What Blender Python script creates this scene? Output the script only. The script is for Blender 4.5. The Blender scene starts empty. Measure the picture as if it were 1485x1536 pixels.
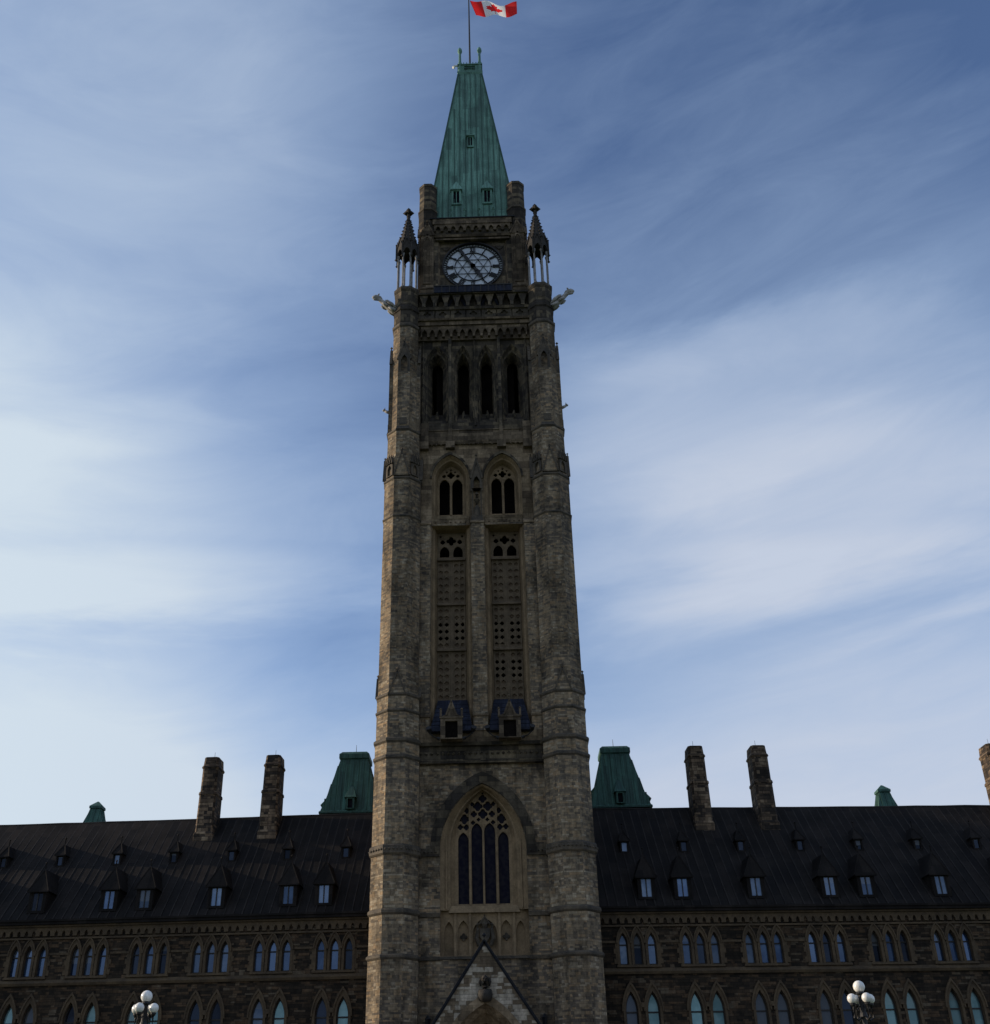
import bpy, bmesh, math, random
from mathutils import Vector, Matrix
from mathutils.geometry import delaunay_2d_cdt
random.seed(7)
R = math.radians
scene = bpy.context.scene
col = scene.collection

# ------------------------------------------------------------------ camera
PITCH, YAW, ROLL = R(29.734), R(-1.5138), R(-0.7809)
cam_d = bpy.data.cameras.new('camera'); cam = bpy.data.objects.new('camera', cam_d); col.objects.link(cam)
fw = Vector((math.sin(YAW)*math.cos(PITCH), math.cos(YAW)*math.cos(PITCH), math.sin(PITCH)))
rt = Vector((math.cos(YAW), -math.sin(YAW), 0)); up = rt.cross(fw)
rt2 = math.cos(ROLL)*rt + math.sin(ROLL)*up; up2 = -math.sin(ROLL)*rt + math.cos(ROLL)*up
M = Matrix((rt2, up2, -fw)).transposed().to_4x4(); M.translation = (1.1908, -67.0, 1.7)
cam.matrix_world = M
cam_d.sensor_fit = 'VERTICAL'; cam_d.sensor_height = 24.0; cam_d.lens = 24.0*1669.587/1536
cam_d.shift_x = (742.5-702.69)/1536; cam_d.shift_y = -(768-765.48)/1536
cam_d.clip_start = 0.1; cam_d.clip_end = 6000
scene.camera = cam

# ------------------------------------------------------------------ light
SUN_AZ = R(-83)      # measured from +Y (north, into the picture) towards -X
SUN_EL = R(17)
sdir = Vector((math.sin(SUN_AZ)*math.cos(SUN_EL), math.cos(SUN_AZ)*math.cos(SUN_EL), math.sin(SUN_EL)))
sun_d = bpy.data.lights.new('sun', 'SUN'); sun_d.energy = 5.0; sun_d.angle = R(1.5); sun_d.color = (1.0, 0.82, 0.60)
sun = bpy.data.objects.new('sun', sun_d); col.objects.link(sun)
sun.rotation_euler = sdir.to_track_quat('Z', 'Y').to_euler(); sun.location = (-60, 0, 80)

W = bpy.data.worlds.new('World'); scene.world = W; W.use_nodes = True
nt = W.node_tree; N = nt.nodes; L = nt.links; N.clear()
def nd(tree, typ, **kw):
    n = tree.nodes.new(typ)
    for k, v in kw.items():
        if k == 'ins':
            for a, b in v.items(): n.inputs[a].default_value = b
        else: setattr(n, k, v)
    return n
def mth(tree, op, a, b=None, c=None, clamp=False):
    n = tree.nodes.new('ShaderNodeMath'); n.operation = op; n.use_clamp = clamp
    for i, v in enumerate((a, b, c)):
        if v is None: continue
        if isinstance(v, (int, float)): n.inputs[i].default_value = v
        else: tree.links.new(v, n.inputs[i])
    return n.outputs[0]
def mixc(tree, fac, a, b, blend='MIX'):
    n = tree.nodes.new('ShaderNodeMix'); n.data_type = 'RGBA'; n.blend_type = blend
    for i, v in ((0, fac), (6, a), (7, b)):
        if isinstance(v, (int, float)): n.inputs[i].default_value = v
        elif isinstance(v, tuple): n.inputs[i].default_value = v if len(v) == 4 else v+(1,)
        else: tree.links.new(v, n.inputs[i])
    return n.outputs[2]
def ramp(tree, fac, stops, interp='LINEAR'):
    n = tree.nodes.new('ShaderNodeValToRGB'); n.color_ramp.interpolation = interp
    while len(n.color_ramp.elements) < len(stops): n.color_ramp.elements.new(0.5)
    for e, (p, c) in zip(n.color_ramp.elements, stops):
        e.position = p; e.color = (c, c, c, 1) if isinstance(c, (int, float)) else (tuple(c)+(1,))[:4]
    tree.links.new(fac, n.inputs[0]); return n.outputs[0]
sky = nd(nt, 'ShaderNodeTexSky', sky_type='NISHITA', sun_disc=False, sun_elevation=SUN_EL, air_density=1.0, dust_density=0.6, ozone_density=2.0)
sky.sun_rotation = SUN_AZ
tc = nd(nt, 'ShaderNodeTexCoord')
sep = nd(nt, 'ShaderNodeSeparateXYZ'); L.new(tc.outputs['Generated'], sep.inputs[0])
zz = mth(nt, 'MAXIMUM', sep.outputs[2], 0.02)
zz = mth(nt, 'ADD', zz, 0.16)
comb = nd(nt, 'ShaderNodeCombineXYZ')
L.new(mth(nt, 'DIVIDE', sep.outputs[0], zz), comb.inputs[0]); L.new(mth(nt, 'DIVIDE', sep.outputs[1], zz), comb.inputs[1])
def cloudnoise(rot, sc, scale, detail, rough, dist, loc=(0, 0, 0)):
    mp = nd(nt, 'ShaderNodeMapping'); mp.inputs['Rotation'].default_value = (0, 0, R(rot)); mp.inputs['Scale'].default_value = sc
    mp.inputs['Location'].default_value = loc
    L.new(comb.outputs[0], mp.inputs[0])
    n = nd(nt, 'ShaderNodeTexNoise'); n.inputs['Scale'].default_value = scale; n.inputs['Detail'].default_value = detail
    n.inputs['Roughness'].default_value = rough; n.inputs['Distortion'].default_value = dist
    L.new(mp.outputs[0], n.inputs[0]); return n.outputs[0]
def blob(d, lo, hi):
    d = Vector(d).normalized()
    v = nd(nt, 'ShaderNodeVectorMath', operation='DOT_PRODUCT'); L.new(tc.outputs['Generated'], v.inputs[0]); v.inputs[1].default_value = d
    m = nd(nt, 'ShaderNodeMapRange', interpolation_type='SMOOTHERSTEP'); L.new(v.outputs['Value'], m.inputs[0])
    m.inputs[1].default_value = math.cos(R(lo)); m.inputs[2].default_value = math.cos(R(hi)); return m.outputs[0]
SKY = dict(strength=0.12)
def wisp(tilt, sc, scale, detail, rough, dist, loc=(0, 0, 0)):
    mp = nd(nt, 'ShaderNodeMapping'); mp.inputs['Rotation'].default_value = (0, R(tilt), 0); mp.inputs['Scale'].default_value = sc
    mp.inputs['Location'].default_value = loc; mp.vector_type = 'TEXTURE' if False else 'POINT'
    rot_ = nd(nt, 'ShaderNodeVectorRotate', rotation_type='Y_AXIS'); rot_.inputs['Angle'].default_value = R(tilt)
    L.new(tc.outputs['Generated'], rot_.inputs['Vector']); mp.inputs['Rotation'].default_value = (0, 0, 0); L.new(rot_.outputs[0], mp.inputs[0])
    n = nd(nt, 'ShaderNodeTexNoise'); n.inputs['Scale'].default_value = scale; n.inputs['Detail'].default_value = detail
    n.inputs['Roughness'].default_value = rough; n.inputs['Distortion'].default_value = dist
    L.new(mp.outputs[0], n.inputs[0]); return n.outputs[0]
big = cloudnoise(20, (1.0, 0.55, 1), 1.1, 5, 0.5, 0.25, (3.1, 1.7, 0))
wis = wisp(5, (1.0, 1.0, 4.6), 2.4, 9, 0.58, 0.35, (0.4, 5.2, 0))
fine = wisp(8, (1.0, 1.0, 4.0), 5.0, 10, 0.64, 0.9, (7.4, 2.2, 0))
cn = mth(nt, 'ADD', mth(nt, 'MULTIPLY', big, 0.24), mth(nt, 'ADD', mth(nt, 'MULTIPLY', wis, 0.38), mth(nt, 'MULTIPLY', fine, 0.38)))
def streak(d, sx, sz, slope=0.0):
    d = Vector(d).normalized()
    v = nd(nt, 'ShaderNodeVectorMath', operation='SUBTRACT'); L.new(tc.outputs['Generated'], v.inputs[0]); v.inputs[1].default_value = d
    sp = nd(nt, 'ShaderNodeSeparateXYZ'); L.new(v.outputs[0], sp.inputs[0])
    zc = mth(nt, 'DIVIDE', mth(nt, 'ADD', mth(nt, 'SUBTRACT', sp.outputs[2], mth(nt, 'MULTIPLY', sp.outputs[0], slope)), mth(nt, 'MULTIPLY', mth(nt, 'SUBTRACT', wis, 0.5), sz*1.6)), sz)
    xc = mth(nt, 'DIVIDE', sp.outputs[0], sx); yc = mth(nt, 'DIVIDE', sp.outputs[1], 0.6)
    r2 = mth(nt, 'ADD', mth(nt, 'ADD', mth(nt, 'MULTIPLY', xc, xc), mth(nt, 'MULTIPLY', yc, yc)), mth(nt, 'MULTIPLY', zc, zc))
    m = nd(nt, 'ShaderNodeMapRange', interpolation_type='SMOOTHERSTEP'); L.new(r2, m.inputs[0]); m.inputs[1].default_value = 1.0; m.inputs[2].default_value = 0.0
    return m.outputs[0]
# where the cirrus veil is thick or thin, plus an added southern cloud
bl = mth(nt, 'MULTIPLY', blob((-0.40, 0.56, 0.73), 24, 4), 0.36)
for d_, lo_, hi_, am_ in (((0.30, 0.79, 0.53), 20, 3, 0.16), ((-0.52, 0.80, 0.30), 25, 5, 0.48), ((0.33, 0.62, 0.72), 22, 6, -0.12), ((0, -1, 0.45), 105, 30, 0.42)):  # last entry: unseen cloud added to lift and neutralise the facade light
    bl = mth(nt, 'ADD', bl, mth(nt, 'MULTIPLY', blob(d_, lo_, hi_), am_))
for d_, sx_, sz_, sl_, am_ in (((0.27, 0.83, 0.485), .36, .17, -.06, .36), ((0.31, 0.83, 0.46), .22, .09, -.03, .20), ((0.18, 0.84, 0.52), .22, .05, .05, .12),
                               ((0.26, 0.87, 0.415), .34, .04, -.10, .16), ((0.28, 0.88, 0.36), .34, .06, -.06, .12), ((-0.20, 0.88, 0.415), .25, .04, .12, .06),
                               ((-0.30, 0.83, 0.47), .34, .12, .10, .26), ((-0.28, 0.80, 0.56), .25, .03, .22, .10), ((-0.30, 0.86, 0.42), .30, .04, .10, .14),
                               ((0.30, 0.75, 0.60), .30, .05, .10, .08), ((-0.15, 0.74, 0.63), .25, .05, .15, .05), ((0.35, 0.9, 0.25), .6, .12, 0, .18)):
    bl = mth(nt, 'ADD', bl, mth(nt, 'MULTIPLY', streak(d_, sx_, sz_, sl_), am_))
hz = nd(nt, 'ShaderNodeMapRange', interpolation_type='SMOOTHSTEP'); L.new(sep.outputs[2], hz.inputs[0])
hz.inputs[1].default_value = 0.44; hz.inputs[2].default_value = 0.22; hz.inputs[3].default_value = 0.0; hz.inputs[4].default_value = 0.60
bl = mth(nt, 'ADD', bl, hz.outputs[0])
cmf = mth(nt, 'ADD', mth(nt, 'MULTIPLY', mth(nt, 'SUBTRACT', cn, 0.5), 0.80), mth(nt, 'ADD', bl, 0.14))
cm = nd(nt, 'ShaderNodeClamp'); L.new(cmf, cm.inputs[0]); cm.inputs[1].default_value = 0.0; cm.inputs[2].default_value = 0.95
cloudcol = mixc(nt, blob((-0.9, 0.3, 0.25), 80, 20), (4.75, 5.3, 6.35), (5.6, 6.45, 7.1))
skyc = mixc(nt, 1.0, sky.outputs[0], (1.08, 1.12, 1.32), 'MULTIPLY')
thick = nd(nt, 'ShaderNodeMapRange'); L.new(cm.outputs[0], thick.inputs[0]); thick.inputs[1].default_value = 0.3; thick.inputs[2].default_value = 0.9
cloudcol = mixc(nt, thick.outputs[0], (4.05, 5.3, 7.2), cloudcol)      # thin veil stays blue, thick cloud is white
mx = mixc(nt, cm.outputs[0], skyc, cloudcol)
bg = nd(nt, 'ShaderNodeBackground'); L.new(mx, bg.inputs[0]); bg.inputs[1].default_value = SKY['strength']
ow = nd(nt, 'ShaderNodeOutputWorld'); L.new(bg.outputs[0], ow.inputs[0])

scene.render.engine = 'CYCLES'
scene.view_settings.view_transform = 'Standard'; scene.view_settings.look = 'None'
scene.view_settings.exposure = 0.0; scene.view_settings.gamma = 1.0

# ------------------------------------------------------------------ materials
def newmat(name):
    m = bpy.data.materials.new(name); m.use_nodes = True
    t = m.node_tree; b = t.nodes['Principled BSDF']; return m, t, b
def rubble(name, stops, w=0.42, h=0.2, mortar=0.6, grime=(0.35, 1.0), rough=0.9, bumpd=0.03, cluster=0.45, gscale=0.35):
    m, t, b = newmat(name)
    uv = nd(t, 'ShaderNodeTexCoord'); s = nd(t, 'ShaderNodeSeparateXYZ'); t.links.new(uv.outputs['UV'], s.inputs[0])
    oi = nd(t, 'ShaderNodeNewGeometry')
    vr = mth(t, 'DIVIDE', s.outputs[1], h)
    # uneven course heights
    wob = mth(t, 'MULTIPLY', mth(t, 'SINE', mth(t, 'MULTIPLY', vr, 1.93)), 0.22); vr = mth(t, 'ADD', vr, wob)
    row = mth(t, 'FLOOR', vr); fv = mth(t, 'FRACT', vr)
    wn = nd(t, 'ShaderNodeTexWhiteNoise', noise_dimensions='1D'); t.links.new(row, wn.inputs['W'])
    sc = mth(t, 'ADD', mth(t, 'MULTIPLY', wn.outputs[0], 0.9), 0.6)
    ur = mth(t, 'ADD', mth(t, 'MULTIPLY', mth(t, 'DIVIDE', s.outputs[0], w), sc), mth(t, 'MULTIPLY', wn.outputs[0], 17.3))
    ur = mth(t, 'ADD', ur, mth(t, 'MULTIPLY', mth(t, 'SINE', mth(t, 'MULTIPLY', ur, 2.3)), 0.25))
    cl = mth(t, 'FLOOR', ur); fu = mth(t, 'FRACT', ur)
    c2 = nd(t, 'ShaderNodeCombineXYZ'); t.links.new(cl, c2.inputs[0]); t.links.new(row, c2.inputs[1])
    w2 = nd(t, 'ShaderNodeTexWhiteNoise', noise_dimensions='2D'); t.links.new(c2.outputs[0], w2.inputs['Vector'])
    big = nd(t, 'ShaderNodeTexNoise', ins={'Scale': gscale, 'Detail': 5.0, 'Roughness': 0.62}); t.links.new(uv.outputs['Object'], big.inputs[0])
    clus = mth(t, 'MULTIPLY', mth(t, 'SUBTRACT', big.outputs[0], 0.5), 3.0*cluster)
    rv = mth(t, 'ADD', w2.outputs[0], clus, clamp=True)
    c = ramp(t, rv, stops)
    fn = nd(t, 'ShaderNodeTexNoise', ins={'Scale': 6.0, 'Detail': 5.0, 'Roughness': 0.65}); t.links.new(uv.outputs['Object'], fn.inputs[0])
    c = mixc(t, 0.55, c, ramp(t, fn.outputs[0], [(0.3, 0.45), (0.7, 1.45)]), 'MULTIPLY')
    ed = mth(t, 'MINIMUM', mth(t, 'MULTIPLY', mth(t, 'MINIMUM', fu, mth(t, 'SUBTRACT', 1.0, fu)), w/h), mth(t, 'MINIMUM', fv, mth(t, 'SUBTRACT', 1.0, fv)))
    em = nd(t, 'ShaderNodeMapRange'); t.links.new(ed, em.inputs[0]); em.inputs[1].default_value = 0.03; em.inputs[2].default_value = 0.12
    em.inputs[3].default_value = mortar; em.inputs[4].default_value = 1.0
    c = mixc(t, 1.0, c, em.outputs[0], 'MULTIPLY')
    # weather streaks and soot
    mp = nd(t, 'ShaderNodeMapping'); mp.inputs['Scale'].default_value = (1.0, 1.0, 0.45); t.links.new(uv.outputs['Object'], mp.inputs[0])
    gn = nd(t, 'ShaderNodeTexNoise', ins={'Scale': 0.55, 'Detail': 8.0, 'Roughness': 0.68}); t.links.new(mp.outputs[0], gn.inputs[0])
    c = mixc(t, 1.0, c, ramp(t, gn.outputs[0], [(0.38, grime[0]), (0.56, grime[1])]), 'MULTIPLY')
    sm_ = nd(t, 'ShaderNodeMapping'); sm_.inputs['Scale'].default_value = (2.6, 0.16, 1.0); t.links.new(uv.outputs['UV'], sm_.inputs[0])
    sn_ = nd(t, 'ShaderNodeTexNoise', ins={'Scale': 1.0, 'Detail': 6.0, 'Roughness': 0.7}); t.links.new(sm_.outputs[0], sn_.inputs[0])
    c = mixc(t, 0.6, c, ramp(t, sn_.outputs[0], [(0.34, 0.5), (0.6, 1.15)]), 'MULTIPLY')
    t.links.new(c, b.inputs['Base Color']); b.inputs['Roughness'].default_value = rough; b.inputs['Specular IOR Level'].default_value = 0.2
    bm_ = nd(t, 'ShaderNodeBump', ins={'Strength': 0.9, 'Distance': bumpd})
    hh = mth(t, 'ADD', mth(t, 'MULTIPLY', em.outputs[0], mth(t, 'ADD', w2.outputs[0], 0.8)), mth(t, 'MULTIPLY', fn.outputs[0], 0.8))
    t.links.new(hh, bm_.inputs['Height']); t.links.new(bm_.outputs[0], b.inputs['Normal'])
    return m
def plain(name, c1, c2, scale=1.5, rough=0.8, metal=0.0, bump=0.01, stretch=(1, 1, 1), spec=0.3, fine=8.0, lo=0.35, hi=0.65):
    m, t, b = newmat(name)
    uv = nd(t, 'ShaderNodeTexCoord'); mp = nd(t, 'ShaderNodeMapping'); mp.inputs['Scale'].default_value = stretch
    t.links.new(uv.outputs['Object'], mp.inputs[0])
    n1 = nd(t, 'ShaderNodeTexNoise', ins={'Scale': scale, 'Detail': 7.0, 'Roughness': 0.65}); t.links.new(mp.outputs[0], n1.inputs[0])
    n2 = nd(t, 'ShaderNodeTexNoise', ins={'Scale': scale*fine, 'Detail': 4.0, 'Roughness': 0.6}); t.links.new(uv.outputs['Object'], n2.inputs[0])
    c = ramp(t, n1.outputs[0], [(lo, c1), (hi, c2)])
    c = mixc(t, 0.4, c, ramp(t, n2.outputs[0], [(0.3, 0.6), (0.7, 1.35)]), 'MULTIPLY')
    t.links.new(c, b.inputs['Base Color']); b.inputs['Roughness'].default_value = rough; b.inputs['Metallic'].default_value = metal
    b.inputs['Specular IOR Level'].default_value = spec
    if bump:
        bb = nd(t, 'ShaderNodeBump', ins={'Strength': 0.7, 'Distance': bump}); t.links.new(n2.outputs[0], bb.inputs['Height']); t.links.new(bb.outputs[0], b.inputs['Normal'])
    return m
def glassm(name, c, c2, ior=1.9, rough=0.06, scale=0.9, tint=(.42, .62, 1.0, 1)):
    m, t, b = newmat(name)
    uv = nd(t, 'ShaderNodeTexCoord')
    n1 = nd(t, 'ShaderNodeTexNoise', ins={'Scale': scale, 'Detail': 2.0}); t.links.new(uv.outputs['Object'], n1.inputs[0])
    oi = nd(t, 'ShaderNodeObjectInfo')
    gc = mixc(t, 1.0, ramp(t, n1.outputs[0], [(0.4, c), (0.6, c2)]), ramp(t, oi.outputs['Random'], [(0.0, 0.35), (1.0, 1.5)]), 'MULTIPLY')
    # a lowered blind fills part of some windows
    st_ = nd(t, 'ShaderNodeSeparateXYZ'); t.links.new(uv.outputs['Generated'], st_.inputs[0])
    bl_ = mth(t, 'GREATER_THAN', st_.outputs[2], mth(t, 'ADD', 0.35, mth(t, 'MULTIPLY', oi.outputs['Random'], 1.3)))
    gc = mixc(t, mth(t, 'MULTIPLY', bl_, 0.55 if scale != 4 else 0.0), gc, (.13, .135, .13))
    t.links.new(gc, b.inputs['Base Color'])
    t.links.new(mth(t, 'ADD', 0.15, mth(t, 'MULTIPLY', mth(t, 'FRACT', mth(t, 'MULTIPLY', oi.outputs['Random'], 7.31)), 0.55)), b.inputs['Specular IOR Level'])
    b.inputs['Roughness'].default_value = rough; b.inputs['IOR'].default_value = ior; b.inputs['Specular Tint'].default_value = tint  # tint paints a bluer sky into the pane reflections
    bb = nd(t, 'ShaderNodeBump', ins={'Strength': 0.25, 'Distance': 0.02}); t.links.new(n1.outputs[0], bb.inputs['Height']); t.links.new(bb.outputs[0], b.inputs['Normal'])
    return m
def k(c): return (c[0]*1.10, c[1]*1.05, c[2]*.96)
MT = {}
MT['rubble'] = rubble('tower_rubble', [(0.0, k((.085, .074, .065))), (0.2, k((.125, .105, .084))), (0.45, k((.17, .14, .105))), (0.65, k((.215, .172, .122))), (0.82, k((.235, .17, .11))), (0.92, k((.215, .19, .155))), (1.0, k((.28, .24, .185)))], w=0.30, h=0.125, mortar=0.75, grime=(0.42, 1.12), bumpd=0.014, cluster=0.45)
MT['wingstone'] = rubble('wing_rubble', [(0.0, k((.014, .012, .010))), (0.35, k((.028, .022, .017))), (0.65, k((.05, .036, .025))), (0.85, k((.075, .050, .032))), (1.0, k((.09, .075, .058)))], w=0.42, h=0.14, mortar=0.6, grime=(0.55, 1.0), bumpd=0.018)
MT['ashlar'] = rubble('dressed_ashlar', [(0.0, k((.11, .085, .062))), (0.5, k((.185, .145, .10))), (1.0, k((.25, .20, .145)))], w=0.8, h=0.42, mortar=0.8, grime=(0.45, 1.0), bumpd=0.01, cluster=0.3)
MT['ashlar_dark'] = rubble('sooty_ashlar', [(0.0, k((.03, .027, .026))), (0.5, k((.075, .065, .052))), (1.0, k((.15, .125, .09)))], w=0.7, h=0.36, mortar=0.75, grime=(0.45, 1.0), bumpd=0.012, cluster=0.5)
MT['trim'] = plain('buff_trim', k((.12, .09, .057)), k((.22, .165, .105)), 1.0)
MT['trim_dark'] = plain('dark_weathered_trim', k((.03, .028, .026)), k((.09, .075, .058)), 1.3, bump=0.02)
MT['trim_light'] = plain('pale_limestone', k((.30, .28, .25)), k((.50, .47, .43)), 2.0)
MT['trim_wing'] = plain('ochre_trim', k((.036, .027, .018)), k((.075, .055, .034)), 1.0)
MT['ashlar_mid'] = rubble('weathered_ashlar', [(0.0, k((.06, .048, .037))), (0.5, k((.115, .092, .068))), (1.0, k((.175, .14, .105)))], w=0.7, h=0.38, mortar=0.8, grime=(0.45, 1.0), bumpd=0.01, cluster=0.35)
MT['screen'] = plain('pierced_screen_stone', k((.075, .058, .040)), k((.135, .105, .072)), 1.4)
MT['patch'] = rubble('gable_patchwork', [(0.0, k((.10, .08, .06))), (0.45, k((.16, .13, .095))), (0.53, k((.27, .25, .215))), (1.0, k((.38, .35, .31)))], w=0.5, h=0.19, mortar=0.75, grime=(0.8, 1.0), cluster=0.75, gscale=0.8)
MT['copper_old'] = plain('green_patina', k((.05, .15, .11)), k((.12, .31, .225)), 1.6, rough=0.65, stretch=(1.6, 1.6, 0.10), bump=0.006, fine=5)
MT['copper_dark_old'] = plain('green_patina_dark', k((.012, .075, .055)), k((.035, .14, .10)), 1.2, rough=0.7, stretch=(1.6, 1.6, 0.15), bump=0.006)  # darker green patina
MT['copper_seam'] = plain('dark_patina_seam', (.015, .05, .04), (.03, .085, .065), 1.5, rough=0.7)
MT['roof_old'] = plain('dark_metal_roof', (.015, .0135, .013), (.027, .024, .023), 0.6, rough=0.75, stretch=(2.0, .4, .4), bump=0.006)
MT['seam'] = plain('roof_seam', (.016, .0145, .014), (.032, .028, .026), 1.0, rough=0.7, spec=0.08)
def panelled(name, stops, pw, ph, rough=0.7, streak=(0.45, 1.25), spec=0.3, metal=0.0, amt=0.55):
    # sheet metal: every sheet ages on its own, dark runs down the slope
    m, t, b = newmat(name)
    uv = nd(t, 'ShaderNodeTexCoord'); s_ = nd(t, 'ShaderNodeSeparateXYZ'); t.links.new(uv.outputs['UV'], s_.inputs[0])
    cu = mth(t, 'FLOOR', mth(t, 'ADD', mth(t, 'DIVIDE', s_.outputs[0], pw), 0.5))
    w1 = nd(t, 'ShaderNodeTexWhiteNoise', noise_dimensions='1D'); t.links.new(cu, w1.inputs['W'])
    rv_ = mth(t, 'FLOOR', mth(t, 'ADD', mth(t, 'DIVIDE', s_.outputs[1], ph), mth(t, 'MULTIPLY', w1.outputs[0], 7.0)))
    c2 = nd(t, 'ShaderNodeCombineXYZ'); t.links.new(cu, c2.inputs[0]); t.links.new(rv_, c2.inputs[1])
    w2 = nd(t, 'ShaderNodeTexWhiteNoise', noise_dimensions='2D'); t.links.new(c2.outputs[0], w2.inputs['Vector'])
    n0 = nd(t, 'ShaderNodeTexNoise', ins={'Scale': 0.5, 'Detail': 6.0, 'Roughness': 0.6}); t.links.new(uv.outputs['Object'], n0.inputs[0])
    f = mth(t, 'ADD', mth(t, 'MULTIPLY', mth(t, 'SUBTRACT', w2.outputs[0], 0.5), amt), n0.outputs[0], clamp=True)
    c = ramp(t, f, stops)
    mp = nd(t, 'ShaderNodeMapping'); mp.inputs['Scale'].default_value = (5.0, 0.22, 1.0); t.links.new(uv.outputs['UV'], mp.inputs[0])
    n1 = nd(t, 'ShaderNodeTexNoise', ins={'Scale': 1.6, 'Detail': 8.0, 'Roughness': 0.7, 'Distortion': 0.3}); t.links.new(mp.outputs[0], n1.inputs[0])
    c = mixc(t, 1.0, c, ramp(t, n1.outputs[0], [(0.36, streak[0]), (0.62, streak[1])]), 'MULTIPLY')
    n2 = nd(t, 'ShaderNodeTexNoise', ins={'Scale': 9.0, 'Detail': 5.0, 'Roughness': 0.7}); t.links.new(uv.outputs['Object'], n2.inputs[0])
    c = mixc(t, 0.5, c, ramp(t, n2.outputs[0], [(0.3, 0.6), (0.7, 1.35)]), 'MULTIPLY')
    t.links.new(c, b.inputs['Base Color']); b.inputs['Specular IOR Level'].default_value = spec
    t.links.new(mth(t, 'ADD', mth(t, 'MULTIPLY', w2.outputs[0], 0.2), rough-0.1), b.inputs['Roughness'])
    bb = nd(t, 'ShaderNodeBump', ins={'Strength': 0.6, 'Distance': 0.03}); t.links.new(mth(t, 'ADD', n0.outputs[0], mth(t, 'MULTIPLY', n2.outputs[0], 0.15)), bb.inputs['Height']); t.links.new(bb.outputs[0], b.inputs['Normal'])
    return m
MT['copper'] = panelled('green_patina_sheets', [(0.25, (.05, .12, .098)), (0.5, (.085, .19, .155)), (0.72, (.125, .26, .215))], 0.5, 3.2, streak=(0.6, 1.2), amt=0.42)
MT['copper_dark'] = panelled('green_patina_dark_sheets', [(0.3, (.022, .066, .055)), (0.7, (.048, .122, .10))], 0.38, 1.6)  # darker green sheets, all sides of the roofs behind the wings
MT['slate'] = panelled('blue_grey_lead', [(0.3, (.009, .011, .022)), (0.7, (.021, .026, .044))], 0.4, 0.35, rough=0.7, spec=0.15)
MT['roof'] = panelled('dark_metal_sheets', [(0.25, (.009, .008, .008)), (0.5, (.014, .0125, .012)), (0.75, (.022, .019, .018))], 0.56, 1.9, rough=0.75, streak=(0.82, 1.1), amt=0.42, spec=0.06)
MT['black'] = plain('black_iron', (.006, .006, .007), (.014, .014, .016), 2.0, rough=0.5)
MT['void'] = plain('dark_interior', (.006, .005, .005), (.012, .010, .009), 1.0, rough=1.0, spec=0)
MT['infill'] = plain('brown_louvre_boards', k((.06, .042, .028)), k((.11, .08, .052)), 1.4)
MT['opal'] = plain('opal_dial_glass', (.36, .41, .48), (.50, .55, .62), 0.8, rough=0.35, bump=0, spec=0.5)
MT['garg'] = plain('weathered_limestone', (.17, .165, .16), (.36, .35, .335), 3.0)
MT['colstone'] = plain('lantern_column_stone', (.13, .13, .135), (.27, .265, .26), 3.0)
MT['soot'] = plain('sooty_carving', (.012, .011, .010), (.04, .034, .029), 2.0, bump=0.02)
MT['globe'] = plain('white_lamp_globe', (.60, .59, .57), (.76, .75, .72), 1.5, rough=0.25, bump=0, spec=0.5)
MT['frame'] = plain('dark_window_frame', (.012, .012, .013), (.03, .028, .027), 2.0, rough=0.6)
MT['lead'] = glassm('dark_stained_glass', (.005, .005, .011), (.013, .012, .016), ior=1.12, rough=0.4, scale=4, tint=(.7, .72, .9, 1))
MT['g0'] = glassm('glass_painted_sky_blue', (.015, .03, .075), (.04, .07, .13), scale=1.6)  # blue in the base colour stands in for reflected sky
MT['g1'] = glassm('window_glass_blind', (.06, .09, .14), (.12, .155, .21), scale=1.6)
MT['g2'] = glassm('window_glass_dark', (.008, .008, .01), (.02, .022, .03), ior=1.4)
MT['g3'] = glassm('glass_painted_sky_teal', (.07, .135, .15), (.13, .21, .225), scale=1.3, tint=(.5, .85, .95, 1))  # teal base and tint paint reflected sky into the lower panes
MT['coping'] = plain('dark_slate_coping', (.010, .011, .014), (.022, .024, .03), 2.0, rough=.75, spec=.15)
MT['red'] = plain('flag_red', (.62, .012, .012), (.74, .02, .02), 3.0, rough=0.7, bump=0)
MT['white'] = plain('flag_white', (.74, .74, .74), (.82, .82, .82), 3.0, rough=0.7, bump=0)
for kk in ('red', 'white'):   # thin cloth lets light through
    t = MT[kk].node_tree; b = t.nodes['Principled BSDF']; o = t.nodes['Material Output']
    tr = nd(t, 'ShaderNodeBsdfTranslucent'); t.links.new(b.inputs['Base Color'].links[0].from_socket, tr.inputs[0])
    mxs = nd(t, 'ShaderNodeMixShader'); mxs.inputs[0].default_value = 0.5
    t.links.new(b.outputs[0], mxs.inputs[1]); t.links.new(tr.outputs[0], mxs.inputs[2]); t.links.new(mxs.outputs[0], o.inputs[0])
MT['grass'] = plain('lawn_grass', (.03, .055, .015), (.06, .10, .03), 0.8, rough=0.95, bump=0.03)
MT['paving'] = plain('stone_paving', (.16, .15, .14), (.24, .23, .21), 0.5, rough=0.9)
MT['door'] = plain('dark_oak_door', (.03, .018, .01), (.06, .035, .02), 2.0, rough=0.6)

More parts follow.
